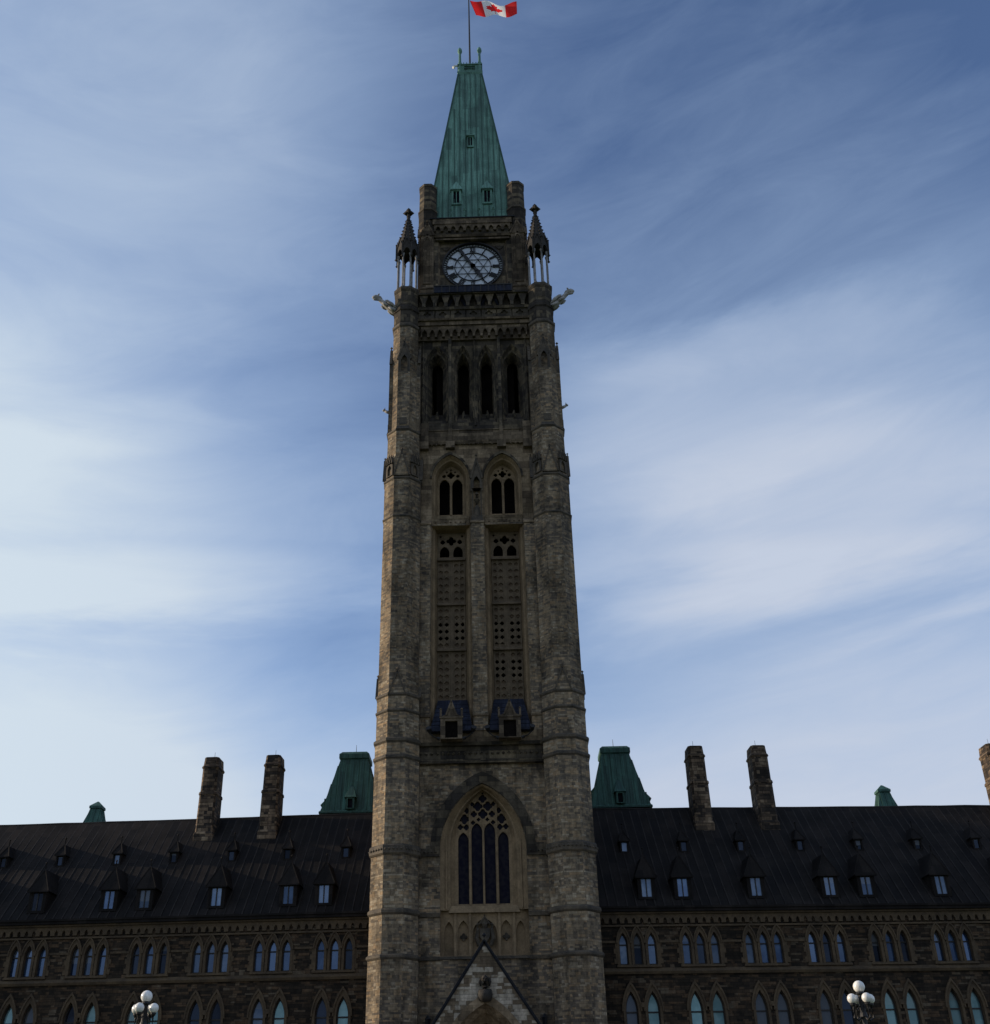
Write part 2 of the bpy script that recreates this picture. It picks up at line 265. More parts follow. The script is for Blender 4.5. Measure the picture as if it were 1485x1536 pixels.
# ------------------------------------------------------------------ mesh builder
class MB:
    def __init__(s, oy=0.0): s.v = []; s.f = []; s.m = []; s.oy = oy
    def face(s, pts, mi=0):
        i = len(s.v); s.v += [(p[0], p[1]-s.oy, p[2]) for p in pts]; s.f.append(tuple(range(i, i+len(pts)))); s.m.append(mi)
    def box(s, x0, x1, y0, y1, z0, z1, mi=0):
        a = [(x0, y0, z0), (x1, y0, z0), (x1, y1, z0), (x0, y1, z0), (x0, y0, z1), (x1, y0, z1), (x1, y1, z1), (x0, y1, z1)]
        for q in ((0, 3, 2, 1), (4, 5, 6, 7), (0, 1, 5, 4), (1, 2, 6, 5), (2, 3, 7, 6), (3, 0, 4, 7)): s.face([a[i] for i in q], mi)
    def hexa(s, a, mi=0):   # 8 points, bottom four then top four
        for q in ((0, 3, 2, 1), (4, 5, 6, 7), (0, 1, 5, 4), (1, 2, 6, 5), (2, 3, 7, 6), (3, 0, 4, 7)): s.face([a[i] for i in q], mi)
    def tri2d(s, outer, holes):
        vs = []; es = []
        for lp in [outer]+holes:
            b0 = len(vs); vs += [Vector(p) for p in lp]; es += [(b0+i, b0+(i+1) % len(lp)) for i in range(len(lp))]
        r = delaunay_2d_cdt(vs, es, [], 0, 1e-5)
        out = []
        for f in r[2]:
            c = sum((r[0][i] for i in f), Vector((0, 0)))/len(f)
            if inside(c, outer) and not any(inside(c, h) for h in holes): out.append([tuple(r[0][i]) for i in f])
        return out
    def plate(s, outer, holes, y0, y1, back=False, sides=True, mi=0, hm=None):
        for t in s.tri2d(outer, holes):
            s.face([(x, y0, z) for x, z in t], mi)
            if back: s.face([(x, y1, z) for x, z in reversed(t)], mi)
        if sides: s.loft(outer, y0, outer, y1, mi)
        for h in holes: s.loft(h, y0, h, y1, mi if hm is None else hm)
    def loft(s, A, ya, B, yb, mi=0, closed=True):
        n = len(A)
        for i in range(n if closed else n-1):
            j = (i+1) % n
            s.face([(A[i][0], ya, A[i][1]), (A[j][0], ya, A[j][1]), (B[j][0], yb, B[j][1]), (B[i][0], yb, B[i][1])], mi)
    def band(s, A, B, y0, y1, mi=0, closed=False):   # front band between two outlines plus its edges
        s.loft(A, y0, B, y0, mi, closed); s.loft(A, y0, A, y1, mi, closed); s.loft(B, y0, B, y1, mi, closed)
    def prism(s, cx, cy, prof, n=8, mi=0, rot=None, cap=True, sx=1, sy=1):
        rot = math.pi/n if rot is None else rot; kx = 1/math.cos(math.pi/n)
        rings = [[(cx+sx*a*kx*math.cos(rot+2*math.pi*i/n), cy+sy*a*kx*math.sin(rot+2*math.pi*i/n), z) for i in range(n)] for a, z in prof]
        for A, B in zip(rings, rings[1:]):
            for i in range(n): j = (i+1) % n; s.face([A[i], A[j], B[j], B[i]], mi)
        if cap: s.face(rings[-1], mi); s.face(rings[0][::-1], mi)
    def bar(s, p, q, w, d=None, mi=0, updir=(0, 1, 0)):
        p = Vector(p); q = Vector(q); d = w if d is None else d
        a = (q-p).normalized(); u = Vector(updir); b = a.cross(u)
        if b.length < 1e-4: b = a.cross(Vector((1, 0, 0)))
        b.normalize(); c = a.cross(b).normalized()
        o = [(-1, -1), (1, -1), (1, 1), (-1, 1)]
        pts = [p+b*w/2*i+c*d/2*j for i, j in o]+[q+b*w/2*i+c*d/2*j for i, j in o]
        s.hexa([tuple(x) for x in pts], mi)
    def tube(s, pts, rad, n=8, mi=0, cap=True, flat=1.0):
        rings = []
        for i, p in enumerate(pts):
            p = Vector(p); a = (Vector(pts[min(i+1, len(pts)-1)])-Vector(pts[max(i-1, 0)])).normalized()
            b = a.cross(Vector((0, 0, 1)));
            if b.length < 1e-3: b = Vector((1, 0, 0))
            b.normalize(); c = a.cross(b).normalized()
            rings.append([tuple(p+b*rad[i]*math.cos(2*math.pi*k_/n)*flat+c*rad[i]*math.sin(2*math.pi*k_/n)) for k_ in range(n)])
        for A, B in zip(rings, rings[1:]):
            for i in range(n): j = (i+1) % n; s.face([A[i], A[j], B[j], B[i]], mi)
        if cap: s.face(rings[-1], mi); s.face(rings[0][::-1], mi)
    def ball(s, c, r, nu=16, nv=10, mi=0, sz=1.0):
        pr = [(max(r*math.sin(math.pi*i/nv), 1e-4), c[2]-r*sz*math.cos(math.pi*i/nv)) for i in range(nv+1)]
        s.prism(c[0], c[1], pr, n=nu, mi=mi, cap=False)
    def crocket(s, c, r, mi=0):
        x, y, z = c; t = (x, y, z+r*1.1); b = (x, y, z-r); q = [(x+r, y, z), (x, y+r, z), (x-r, y, z), (x, y-r, z)]
        for i in range(4): s.face([q[i], q[(i+1) % 4], t], mi); s.face([q[(i+1) % 4], q[i], b], mi)
    def gablet(s, xc, y, hw, z0, z1, dep, cop=0.07, mi=0, mc=None, finial=0.1):
        """little pointed gable facing -Y: body, raised copings, finial"""
        mc = mi if mc is None else mc
        s.plate([(xc-hw, z0), (xc+hw, z0), (xc, z1)], [], y, y+dep, mi=mi)
        for sg in (-1, 1):
            s.bar((xc+sg*(hw+cop*.5), y+dep/2-.03, z0-.02), (xc, y+dep/2-.03, z1+cop), cop*1.4, dep+.06, mc)
        if finial:
            s.bar((xc, y+.02, z1), (xc, y+.02, z1+finial*2.6), finial*.7, finial*.7, mc)
            s.crocket((xc, y+.02, z1+finial*2.8), finial, mc)
            s.bar((xc-finial*1.1, y+.02, z1+finial*1.9), (xc+finial*1.1, y+.02, z1+finial*1.9), finial*.6, finial*.6, mc)
    def build(s, name, mats, parent=None, smooth=False, weld=False):
        me = bpy.data.meshes.new(name); me.from_pydata(s.v, [], s.f); me.update()
        mats = mats if isinstance(mats, (list, tuple)) else [mats]
        for m in mats: me.materials.append(MT[m])
        uvl = me.uv_layers.new(name='UVMap')
        for p in me.polygons:
            p.material_index = s.m[p.index]
            n = p.normal; h = math.hypot(n.x, n.y)
            if h < 0.25:
                for li in p.loop_indices: v = me.vertices[me.loops[li].vertex_index].co; uvl.data[li].uv = (v.x, v.y)
            else:
                tx, ty = -n.y/h, n.x/h
                if tx < 0: tx, ty = -tx, -ty
                for li in p.loop_indices: v = me.vertices[me.loops[li].vertex_index].co; uvl.data[li].uv = (v.x*tx+v.y*ty, v.z/h)
        if weld or smooth:
            b = bmesh.new(); b.from_mesh(me); bmesh.ops.remove_doubles(b, verts=b.verts, dist=1e-4)
            bmesh.ops.recalc_face_normals(b, faces=b.faces)
            for f in b.faces: f.smooth = smooth
            b.to_mesh(me); b.free()
        o = bpy.data.objects.new(name, me); col.objects.link(o)
        if parent: o.parent = parent
        return o
def inside(c, poly):
    x, y = c[0], c[1]; r = False; n = len(poly)
    for i in range(n):
        x1, y1 = poly[i]; x2, y2 = poly[(i+1) % n]
        if (y1 > y) != (y2 > y) and x < (x2-x1)*(y-y1)/(y2-y1)+x1: r = not r
    return r
def arch(cx, hw, z0, zs, zt, n=7):
    """pointed arch opening outline, from bottom left over the apex to bottom right"""
    h = zt-zs; w = hw; pts = [(cx-hw, z0)]
    Rr = (w*w+h*h)/(2*w); th = math.asin(min(1, h/Rr)) if Rr >= w else math.pi-math.asin(min(1, h/Rr))
    left = [(-w+Rr-Rr*math.cos(th*i/n), zs+Rr*math.sin(th*i/n)) for i in range(n+1)]
    left[-1] = (0, zt)
    pts += [(cx+x, z) for x, z in left]; pts += [(cx-x, z) for x, z in reversed(left[:-1])]; pts.append((cx+hw, z0))
    return pts
def quat(cx, cz, r, n=16, rot=0.0, amt=0.38):
    return [(cx+r*((1-amt)+amt*abs(math.cos(2*(2*math.pi*i/n-rot))))*math.cos(2*math.pi*i/n), cz+r*((1-amt)+amt*abs(math.cos(2*(2*math.pi*i/n-rot))))*math.sin(2*math.pi*i/n)) for i in range(n)]
def rect(x0, x1, z0, z1): return [(x0, z0), (x1, z0), (x1, z1), (x0, z1)]
def mirror(p): return [(-x, z) for x, z in reversed(p)]
def empty(name, loc=(0, 0, 0), rz=0, label=None, cat=None, group=None, kind=None):
    o = bpy.data.objects.new(name, None); col.objects.link(o); o.location = loc; o.rotation_euler = (0, 0, rz); o.empty_display_size = 0.5
    tag(o, label, cat, group, kind); return o
def tag(o, label=None, cat=None, group=None, kind=None):
    if label: o['label'] = label
    if cat: o['category'] = cat
    if group: o['group'] = group
    if kind: o['kind'] = kind
    return o
def copyobj(o, parent, rz=None, loc=None):
    c = o.copy(); col.objects.link(c); c.parent = parent
    if rz is not None: c.rotation_euler = (0, 0, rz)
    if loc is not None: c.location = loc
    return c
def arcade(mb, x0, x1, z0, z1, n, y0, y1, zs, gap=0.3, drop=0.0, mi=0):
    """a strip whose lower edge is a row of small pointed arches"""
    st = (x1-x0)/n; hw = st*(1-gap)/2; outer = [(x0, z1), (x0, z0)]
    for i in range(n):
        c = x0+st*(i+.5)
        outer += [p for p in arch(c, hw, z0, z0+(zs-z0)*.35, zs, 3)]
    outer += [(x1, z0), (x1, z1)]
    mb.plate(outer, [], y0, y1, mi=mi)

# ------------------------------------------------------------------ ground
g = MB(); g.face([(-2500, -2500, 0), (2500, -2500, 0), (2500, 2500, 0), (-2500, 2500, 0)])
tag(g.build('lawn', 'grass'), kind='structure')
g = MB(); g.box(-4, 6, -70, -14, 0.004, 0.03); tag(g.build('path', 'paving'), kind='structure')
g = MB(); g.box(-45, 45, -14, 2.0, 0.004, 0.12); tag(g.build('forecourt_paving', 'paving'), kind='structure')

# ================================================================== clock tower
CY = 6.1
tower = empty('clock_tower', (0, CY, 0), 0, 'tall gothic stone clock tower with green copper spire between two dark roofed wings', 'clock tower')
def T(): return MB(CY)

# ---- buttress (octagonal corner shaft), built in its own local frame
BX, BY = 5.24, 5.20
def rot4(mb_fn, mb, angs):
    """run a builder that draws facing -Y, turned about the local origin"""
    for a in angs:
        sub = MB(); mb_fn(sub); ca, sa = math.cos(a), math.sin(a); i0 = len(mb.v)
        mb.v += [(x*ca-y*sa, x*sa+y*ca, z) for x, y, z in sub.v]
        mb.f += [tuple(i+i0 for i in f) for f in sub.f]; mb.m += sub.m
b = MB()
b.prism(0, 0, [(1.44, 0), (1.43, 11.0), (1.41, 11.05), (1.41, 17.0), (1.39, 17.05), (1.38, 23.6), (1.34, 23.7), (1.34, 26.5), (1.29, 26.62), (1.275, 39.5), (1.27, 42.6), (1.17, 43.1), (1.13, 46.75), (0.96, 46.95), (0.93, 56.5)])
def oct_gable(hw, z0, z1, y, dep=.16):
    def f(mb): mb.gablet(0, y, hw, z0, z1, dep, .06, 0, 1, .09)
    return f
A4 = [0, math.pi/2, math.pi, -math.pi/2]; A4d = [x+math.pi/4 for x in A4]
rot4(oct_gable(.5, 26.55, 28.0, -1.40), b, A4)
rot4(oct_gable(.52, 42.75, 44.7, -1.36, .3), b, A4)
def canopy(mb):
    mb.plate(arch(0, .34, 42.9, 43.6, 44.2), [arch(0, .2, 42.95, 43.4, 43.8)], -1.30, -1.1, mi=1)
    for i in range(3): mb.gablet(-.24+.24*i, -1.36, .12, 43.9, 44.4+.12*(i == 1), .14, .03, 1, 1, .05)
rot4(canopy, b, A4d)
def pil(mb):
    mb.box(-.45, .45, -1.16, -.9, 46.9, 51.9)
    mb.hexa([(-.5, -1.24, 46.75), (.5, -1.24, 46.75), (.5, -.9, 46.75), (-.5, -.9, 46.75), (-.45, -1.16, 47.05), (.45, -1.16, 47.05), (.45, -.9, 47.05), (-.45, -.9, 47.05)], 1)
    mb.box(-.27, .27, -1.2, -1.15, 47.15, 47.75, 1)
    mb.plate([(-.42, 51.9), (.42, 51.9), (.42, 53.2), (0, 54.6), (-.42, 53.2)], [arch(0, .25, 52.0, 52.9, 53.5)], -1.13, -.9, mi=1)
    for sg in (-1, 1):
        mb.bar((sg*.5, -1.08, 53.1), (0, -1.08, 54.75), .1, .2, 1)
        mb.bar((sg*.4, -1.12, 51.9), (sg*.4, -1.12, 53.5), .09, .09, 1)
        for i in range(3): mb.crocket((sg*(.42-.12*i), -1.12, 53.45+.42*i), .07, 1)
    mb.bar((0, -1.1, 54.6), (0, -1.1, 55.1), .07, .07, 1); mb.crocket((0, -1.1, 55.0), .12, 1)
rot4(pil, b, A4)
butt = b.build('buttress', ['rubble', 'trim_dark'], tower); butt.location = (-BX, -BY, 0)
def octring(mb, a, z0, z1, sl=0.0, mi=0): mb.prism(0, 0, [(a-.08, z0-.10), (a, z0), (a, z1), (a-.10, z1+.10+sl)], mi=mi, cap=False)
bs = []
for z, a, h in ((10.95, 1.53, .1), (13.36, 1.52, .14), (16.7, 1.52, .42), (22.45, 1.47, .12), (23.5, 1.47, .14), (25.45, 1.41, .08), (26.5, 1.41, .1), (39.5, 1.34, .07), (42.55, 1.34, .1), (46.7, 1.2, .1), (56.45, 1.03, .2)):
    mb = MB(); octring(mb, a, z, z+h)
    if z == 16.7:      # carved bosses in the tall band
        for i in range(8):
            an = math.pi/4*i
            for j in (-2, -1, 0, 1, 2):
                t = .24*j; mb.crocket((1.53*math.cos(an)-t*math.sin(an), 1.53*math.sin(an)+t*math.cos(an), 16.92), .09)
    bs.append(mb.build('string_course', 'trim_dark', butt))
# corner turret stage: drum, open lantern, spire
def turret():
    d = MB(); d.prism(0, 0, [(0.93, 56.6), (.93, 58.0), (1.0, 58.05), (1.0, 58.35), (.90, 58.5), (.90, 59.9), (.98, 60.1), (.98, 60.35), (.8, 60.5)])
    d.box(-.16, .16, -.95, -.9, 58.9, 59.5)
    o1 = d.build('turret_drum', 'ashlar_dark', butt)
    c = MB()
    for i in range(8):
        an = math.pi/8+math.pi/4*i; x, y = .78*math.cos(an), .78*math.sin(an)
        c.prism(x, y, [(.11, 60.45), (.11, 60.6), (.07, 60.7), (.065, 63.7), (.1, 63.85), (.12, 64.0)], n=8)
    o2 = c.build('lantern_columns', 'colstone', butt)
    s = MB()
    def arcf(mb):
        mb.plate([(-.37, 63.9), (-.3, 63.9)]+arch(0, .25, 63.9, 64.1, 64.55, 4)[1:-1]+[(.3, 63.9), (.37, 63.9), (.37, 64.7), (0, 65.55), (-.37, 64.7)], [], -.86, -.70)
        mb.bar((0, -.85, 65.4), (0, -.85, 65.75), .06, .06); mb.crocket((0, -.85, 65.8), .08)
        for sg in (-1, 1): mb.bar((sg*.38, -.84, 64.65), (0, -.86, 65.6), .08, .14)
    rot4(arcf, s, A4+A4d)
    s.prism(0, 0, [(.76, 64.7), (.74, 65.2), (.12, 68.5), (.12, 68.6)])
    for i in range(8):
        an = math.pi/8+math.pi/4*i; kx = 1/math.cos(math.pi/8)
        for j in range(8):
            t = j/8; r = (.70*(1-t)+.09*t)*kx+.05; s.crocket((r*math.cos(an), r*math.sin(an), 65.3+3.2*t), .12-.035*t)
        x, y = .97*math.cos(an), .97*math.sin(an)
        s.bar((x, y, 63.5), (x, y, 65.1), .1); s.crocket((x, y, 65.2), .1); s.crocket((x*1.03, y*1.03, 63.6), .12)
    s.prism(0, 0, [(.12, 68.5), (.17, 68.62), (.11, 68.75), (.11, 68.9), (.30, 68.98), (.30, 69.15), (.12, 69.25), (.18, 69.4), (.03, 69.65)])
    for an in A4: s.crocket((.3*math.cos(an), .3*math.sin(an), 69.05), .19)
    o3 = s.build('pinnacle_spire', 'soot', butt)
    return [o1, o2, o3]
tset = turret()
# gargoyle: long beast leaning out and up, built along local +X
def gargoyle():
    m = MB()
    m.tube([(-.1, 0, -.05), (.3, 0, .16), (.75, 0, .48), (1.15, 0, .84), (1.45, 0, 1.12), (1.62, 0, 1.24)], [.34, .33, .28, .22, .18, .16], 12)
    m.tube([(1.48, 0, 1.18), (1.64, 0, 1.33), (1.82, 0, 1.36), (1.98, 0, 1.29), (2.08, 0, 1.25)], [.16, .25, .24, .17, .10], 12)    # head and muzzle
    m.tube([(1.66, 0, 1.16), (1.84, 0, 1.10), (2.0, 0, 1.06)], [.15, .11, .06], 8)
    m.tube([(1.3, 0, 1.2), (1.45, 0, 1.42), (1.6, 0, 1.5)], [.08, .13, .08], 8)                                                   # mane
    for sg in (-1, 1):
        m.tube([(1.62, sg*.13, 1.48), (1.58, sg*.18, 1.62), (1.53, sg*.2, 1.68)], [.09, .07, .02], 6)
        m.tube([(.1, sg*.3, .2), (.5, sg*.38, .52), (.9, sg*.34, .86), (1.05, sg*.26, .98)], [.06, .17, .13, .03], 8)            # folded wing along the flank
        m.tube([(.85, sg*.26, .42), (1.1, sg*.30, .5), (1.3, sg*.24, .66)], [.15, .12, .08], 8)                                  # tucked foreleg
        m.tube([(.2, sg*.3, -.08), (.5, sg*.34, .06), (.74, sg*.28, .22)], [.17, .13, .08], 8)
    return m.build('gargoyle', 'garg', butt, smooth=True)
garg = gargoyle(); garg.location = (-.72, -.25, 58.35); garg.rotation_euler = (0, 0, math.pi+R(14)); garg.scale = (.95, .8, .9)
def smallbeast():
    m = MB(); m.tube([(0, 0, 0), (.18, 0, .08), (.34, 0, .16)], [.12, .12, .09], 8); m.tube([(.3, 0, .2), (.42, 0, .24), (.52, 0, .2)], [.07, .11, .05], 8)
    for sg in (-1, 1): m.tube([(.36, sg*.07, .3), (.34, sg*.1, .42)], [.04, .01], 6)
    return m.build('beast_head', 'garg', butt, smooth=True)
beast = smallbeast(); beast.location = (-1.12, 0, 49.0); beast.rotation_euler = (0, 0, math.pi)
parts_b = bs+tset
for (sx, sy, mir) in ((1, -1, 1), (-1, 1, 0), (1, 1, 1)):
    nb = butt.copy(); col.objects.link(nb); nb.parent = tower; nb.location = (sx*BX, sy*BY, 0)
    for o in parts_b: copyobj(o, nb)
    gg = copyobj(garg, nb); gg.location = (sx*.72, sy*.25, 58.35); gg.rotation_euler = (0, 0, (0 if sx > 0 else math.pi)+R(14)*(1 if sx*sy > 0 else -1))
    if sy > 0:      # the rear pair looks out over the back
        gg.location = (0, .72, 58.35); gg.rotation_euler = (0, 0, math.pi/2); continue
    hh = copyobj(beast, nb); hh.location = (sx*1.12, 0, 49.0); hh.rotation_euler = (0, 0, 0 if sx > 0 else math.pi)

faces = []     # wall meshes repeated on the other three sides of the tower
# ---- lower wall with the great window
w = T()
big_in = arch(0, 2.58, 11.15, 17.1, 21.1, 12)
w.plate(rect(-4.3, 4.3, 0, 22.4), [big_in], 1.0, 1.06, sides=False, mi=0)
b0 = arch(0, 2.58, 13.7, 17.1, 21.1, 12); s1 = arch(0, 2.5, 13.7, 17.15, 21.0, 12); s2 = arch(0, 2.12, 13.75, 17.3, 20.98, 12); s2b = arch(0, 2.0, 13.85, 17.35, 20.9, 12); s3 = arch(0, 1.72, 14.0, 17.6, 20.95, 12)
w.loft(b0, 1.0, s1, 1.12, 1, False); w.loft(s1, 1.12, s2, 1.5, 1, False); w.loft(s2, 1.5, s2b, 1.52, 1, False)
s2c = arch(0, 1.94, 13.85, 17.4, 20.9, 12); w.loft(s2b, 1.52, s2b, 1.72, 1, False); w.loft(s2b, 1.72, s2c, 1.72, 1, False); w.loft(s2c, 1.72, s3, 2.0, 1, False)
for sg in (-1, 1):
    w.face([(sg*2.58, 1.0, 11.15), (sg*2.58, 1.9, 11.15), (sg*2.58, 1.9, 13.7), (sg*2.58, 1.0, 13.7)], 1)
    w.bar((sg*2.24, 1.3, 13.8), (sg*2.24, 1.3, 18.2), .07, .1, 1); w.bar((sg*2.24, 1.3, 18.2), (sg*1.95, 1.42, 19.3), .07, .1, 1)
wl = w.build('lower_wall', ['rubble', 'trim'], tower); faces.append(wl)
h = T()
h.band(arch(0, 3.16, 17.0, 17.25, 21.85, 12)[1:-1], arch(0, 2.62, 17.0, 17.15, 21.14, 12)[1:-1], .86, 1.02)
h.box(-4.2, -2.62, .88, 1.04, 16.75, 17.22); h.box(2.62, 4.2, .88, 1.04, 16.75, 17.22)
for i in range(6):
    for sg in (-1, 1): h.crocket((sg*(2.85+.22*i), .87, 16.98), .08)
hood = h.build('arch_hood', 'ashlar_dark', tower); faces.append(hood)
# recessed panel under the great window
p = T()
p.plate(rect(-2.58, 2.58, 11.15, 13.8), [arch(-2.1, .26, 11.3, 12.6, 13.15, 4), arch(2.1, .26, 11.3, 12.6, 13.15, 4), arch(0, .72, 11.2, 12.4, 13.3, 5), arch(-1.25, .33, 11.3, 12.6, 13.2, 4), arch(1.25, .33, 11.3, 12.6, 13.2, 4)], 1.62, 1.85, sides=False)
p.face([(-2.5, 1.85, 11.15), (2.5, 1.85, 11.15), (2.5, 1.85, 13.8), (-2.5, 1.85, 13.8)], 0)
p.face([(-2.55, 1.0, 11.12), (2.55, 1.0, 11.12), (2.55, 1.9, 11.3), (-2.55, 1.9, 11.3)], 1)
p.hexa([(-2.1, 1.38, 13.6), (2.1, 1.38, 13.6), (2.1, 1.7, 13.6), (-2.1, 1.7, 13.6), (-1.95, 1.5, 14.0), (1.95, 1.5, 14.0), (1.95, 2.1, 14.02), (-1.95, 2.1, 14.02)])
for sg in (-1, 1):
    for x in (1.72, .86): p.box(sg*x-.07, sg*x+.07, 1.5, 1.63, 11.2, 13.6)
    p.plate(quat(sg*1.25, 12.3, .22), [], 1.74, 1.84, mi=1)
pan = p.build('spandrel_panel', ['trim', 'ashlar_dark'], tower)
cr = T()   # carved crest in the niche above the porch
cr.plate([(-.28, 12.75), (.28, 12.75), (.3, 12.3), (.0, 11.85), (-.3, 12.3)], [], 1.6, 1.8)
for sg in (-1, 1): cr.tube([(sg*.34, 1.7, 11.8), (sg*.5, 1.62, 12.2), (sg*.4, 1.6, 12.7), (sg*.46, 1.58, 12.9)], [.1, .13, .1, .05], 8); cr.crocket((sg*.42, 1.6, 12.95), .11)
cr.tube([(0, 1.7, 12.8), (0, 1.62, 13.0), (0, 1.64, 13.2)], [.16, .17, .05], 8); cr.gablet(0, 1.56, .3, 13.0, 13.35, .1, .04, 0, 0, .05)
cr.build('carved_crest', 'trim_dark', tower)
# great window tracery
t = T()
holes = []
for c, hw, zs, zt in ((-1.30, .32, 17.9, 18.40), (-.475, .33, 18.45, 18.96), (.315, .33, 18.45, 18.96), (1.14, .32, 17.9, 18.40)):
    c += .08
    holes.append(arch(c, hw, 14.18, zs, zt, 4))
SX = .0
for (x, z, r_) in ((0, 20.45, .27), (-.31, 19.98, .31), (.31, 19.98, .31), (0, 19.5, .31), (-.56, 19.5, .21), (.56, 19.5, .21), (-1.14, 19.2, .32), (1.14, 19.2, .32), (-.98, 19.72, .2), (.98, 19.72, .2), (-1.40, 18.72, .19), (-1.03, 18.70, .2), (1.03, 18.70, .2), (1.40, 18.72, .19), (-.27, 19.16, .13), (.27, 19.16, .13), (-.66, 20.12, .15), (.66, 20.12, .15), (-1.42, 19.15, .10), (1.42, 19.15, .10), (0, 20.78, .08), (-.62, 18.98, .15), (.62, 18.98, .15)):
    holes.append(quat(x, z, r_, 16, 0, .28))
t.plate(arch(0, 1.74, 14.0, 17.6, 20.97, 12), holes, 1.98, 2.14, sides=False)
for x in (-.82, 0, .82):
    zt = {0: 18.9}.get(x, 20.1); t.box(x-.05, x+.05, 1.9, 1.98, 14.1, zt)
t.build('window_tracery', 'trim', tower)
gl = T(); gl.plate(arch(0, 1.74, 14.0, 17.6, 20.97, 12), [], 2.15, 2.2); gl.build('stained_glass', 'lead', tower)
# string courses on the wall
def wallband(x0, x1, y, z0, z1, name='string_course', mat='trim_dark', pr=.16, slope=.1):
    m = T(); m.hexa([(x0, y-pr*.7, z0-.06), (x1, y-pr*.7, z0-.06), (x1, y+.1, z0-.06), (x0, y+.1, z0-.06), (x0, y-pr, z1), (x1, y-pr, z1), (x1, y+.1, z1+slope), (x0, y+.1, z1+slope)])
    return m.build(name, mat, tower)
wallband(-3.95, -2.6, 1.0, 13.36, 13.5); wallband(2.6, 3.95, 1.0, 13.36, 13.5)
wallband(-3.95, -2.6, 1.0, 11.0, 11.1); wallband(2.6, 3.95, 1.0, 11.0, 11.1)
sc = T(); sc.box(-2.6, 2.6, .88, 1.1, 10.98, 11.12); sc.build('string_course', 'trim_dark', tower)
# ---- balcony frieze z 22.4-24.4
f = T(); f.box(-4.2, 4.2, .74, 1.6, 22.42, 23.42); f.hexa([(-4.2, .52, 23.42), (4.2, .52, 23.42), (4.2, 1.6, 23.42), (-4.2, 1.6, 23.42), (-4.2, .45, 23.62), (4.2, .45, 23.62), (4.2, 1.6, 23.66), (-4.2, 1.6, 23.66)])
for i in range(23): f.crocket((-3.8+.345*i, .72, 22.95), .12)
f.hexa([(-4.2, .66, 22.34), (4.2, .66, 22.34), (4.2, 1.6, 22.34), (-4.2, 1.6, 22.34), (-4.2, .62, 22.5), (4.2, .62, 22.5), (4.2, 1.6, 22.58), (-4.2, 1.6, 22.58)])
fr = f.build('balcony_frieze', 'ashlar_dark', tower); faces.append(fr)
f = T(); f.box(-4.2, 4.2, .58, 1.6, 23.64, 24.36); fb = f.build('balcony_parapet', 'ashlar', tower); faces.append(fb)
# two lead covered bays with stone lucarnes
for sg in (-1, 1):
    m = T(); X = lambda a: sg*a
    x0, x1, x2, x3 = sorted((X(.5), X(3.18)))+sorted((X(.86), X(2.76)))
    m.hexa([(x0, .12, 24.32), (x1, .12, 24.32), (x1, 2.0, 24.32), (x0, 2.0, 24.32), (x2, 1.55, 26.75), (x3, 1.55, 26.75), (x3, 2.0, 26.75), (x2, 2.0, 26.75)])
    m.box(x0-.03, x1+.03, .08, 1.0, 24.22, 24.34)
    for i in range(1, 7):    # rolled lead joints
        t_ = i/7; z = 24.34+2.4*t_; y = .12+(1.43)*t_
        m.bar((x0+(x2-x0)*t_, y-.01, z), (x1+(x3-x1)*t_, y-.01, z), .035, .035)
    m.build('bay_roof', 'slate', tower)
    l = T(); xc = X(1.82)
    l.plate([(xc-.68, 23.6), (xc+.68, 23.6), (xc+.68, 25.0), (xc+.3, 25.2), (xc, 25.95), (xc-.3, 25.2), (xc-.68, 25.0)], [rect(xc-.39, xc+.39, 23.66, 24.74)], -.28, .62)
    l.bar((xc-.34, -.27, 25.1), (xc, -.27, 26.0), .1, .16); l.bar((xc+.34, -.27, 25.1), (xc, -.27, 26.0), .1, .16)
    l.box(xc-.74, xc+.74, -.34, -.2, 24.92, 25.04)
    for q in (-.66, .66): l.bar((xc+q, -.26, 24.95), (xc+q, -.26, 25.45), .12, .12); l.crocket((xc+q, -.26, 25.5), .1)
    l.bar((xc, -.26, 25.9), (xc, -.26, 26.3), .07, .07); l.crocket((xc, -.26, 26.3), .11)
    lo = l.build('lucarne', 'ashlar_mid', tower)
    dd = T(); dd.box(xc-.39, xc+.39, -.05, .0, 23.66, 24.74); dd.build('doorway', 'void', lo)
    for q in (-1.0, 1.0):
        a = T(); a.tube([(xc+q*.75, -.2, 23.62), (xc+q*1.1, -.35, 23.72), (xc+q*1.38, -.45, 23.95)], [.035, .035, .035], 6)
        a.tube([(xc+q*.72, -.22, 23.6), (xc+q*.9, -.26, 23.66)], [.1, .1], 8)
        a.tube([(xc+q*1.33, -.3, 24.0), (xc+q*1.36, -.42, 24.1), (xc+q*1.4, -.6, 24.22)], [.09, .15, .17], 10)
        a.build('floodlight', 'black', tower)
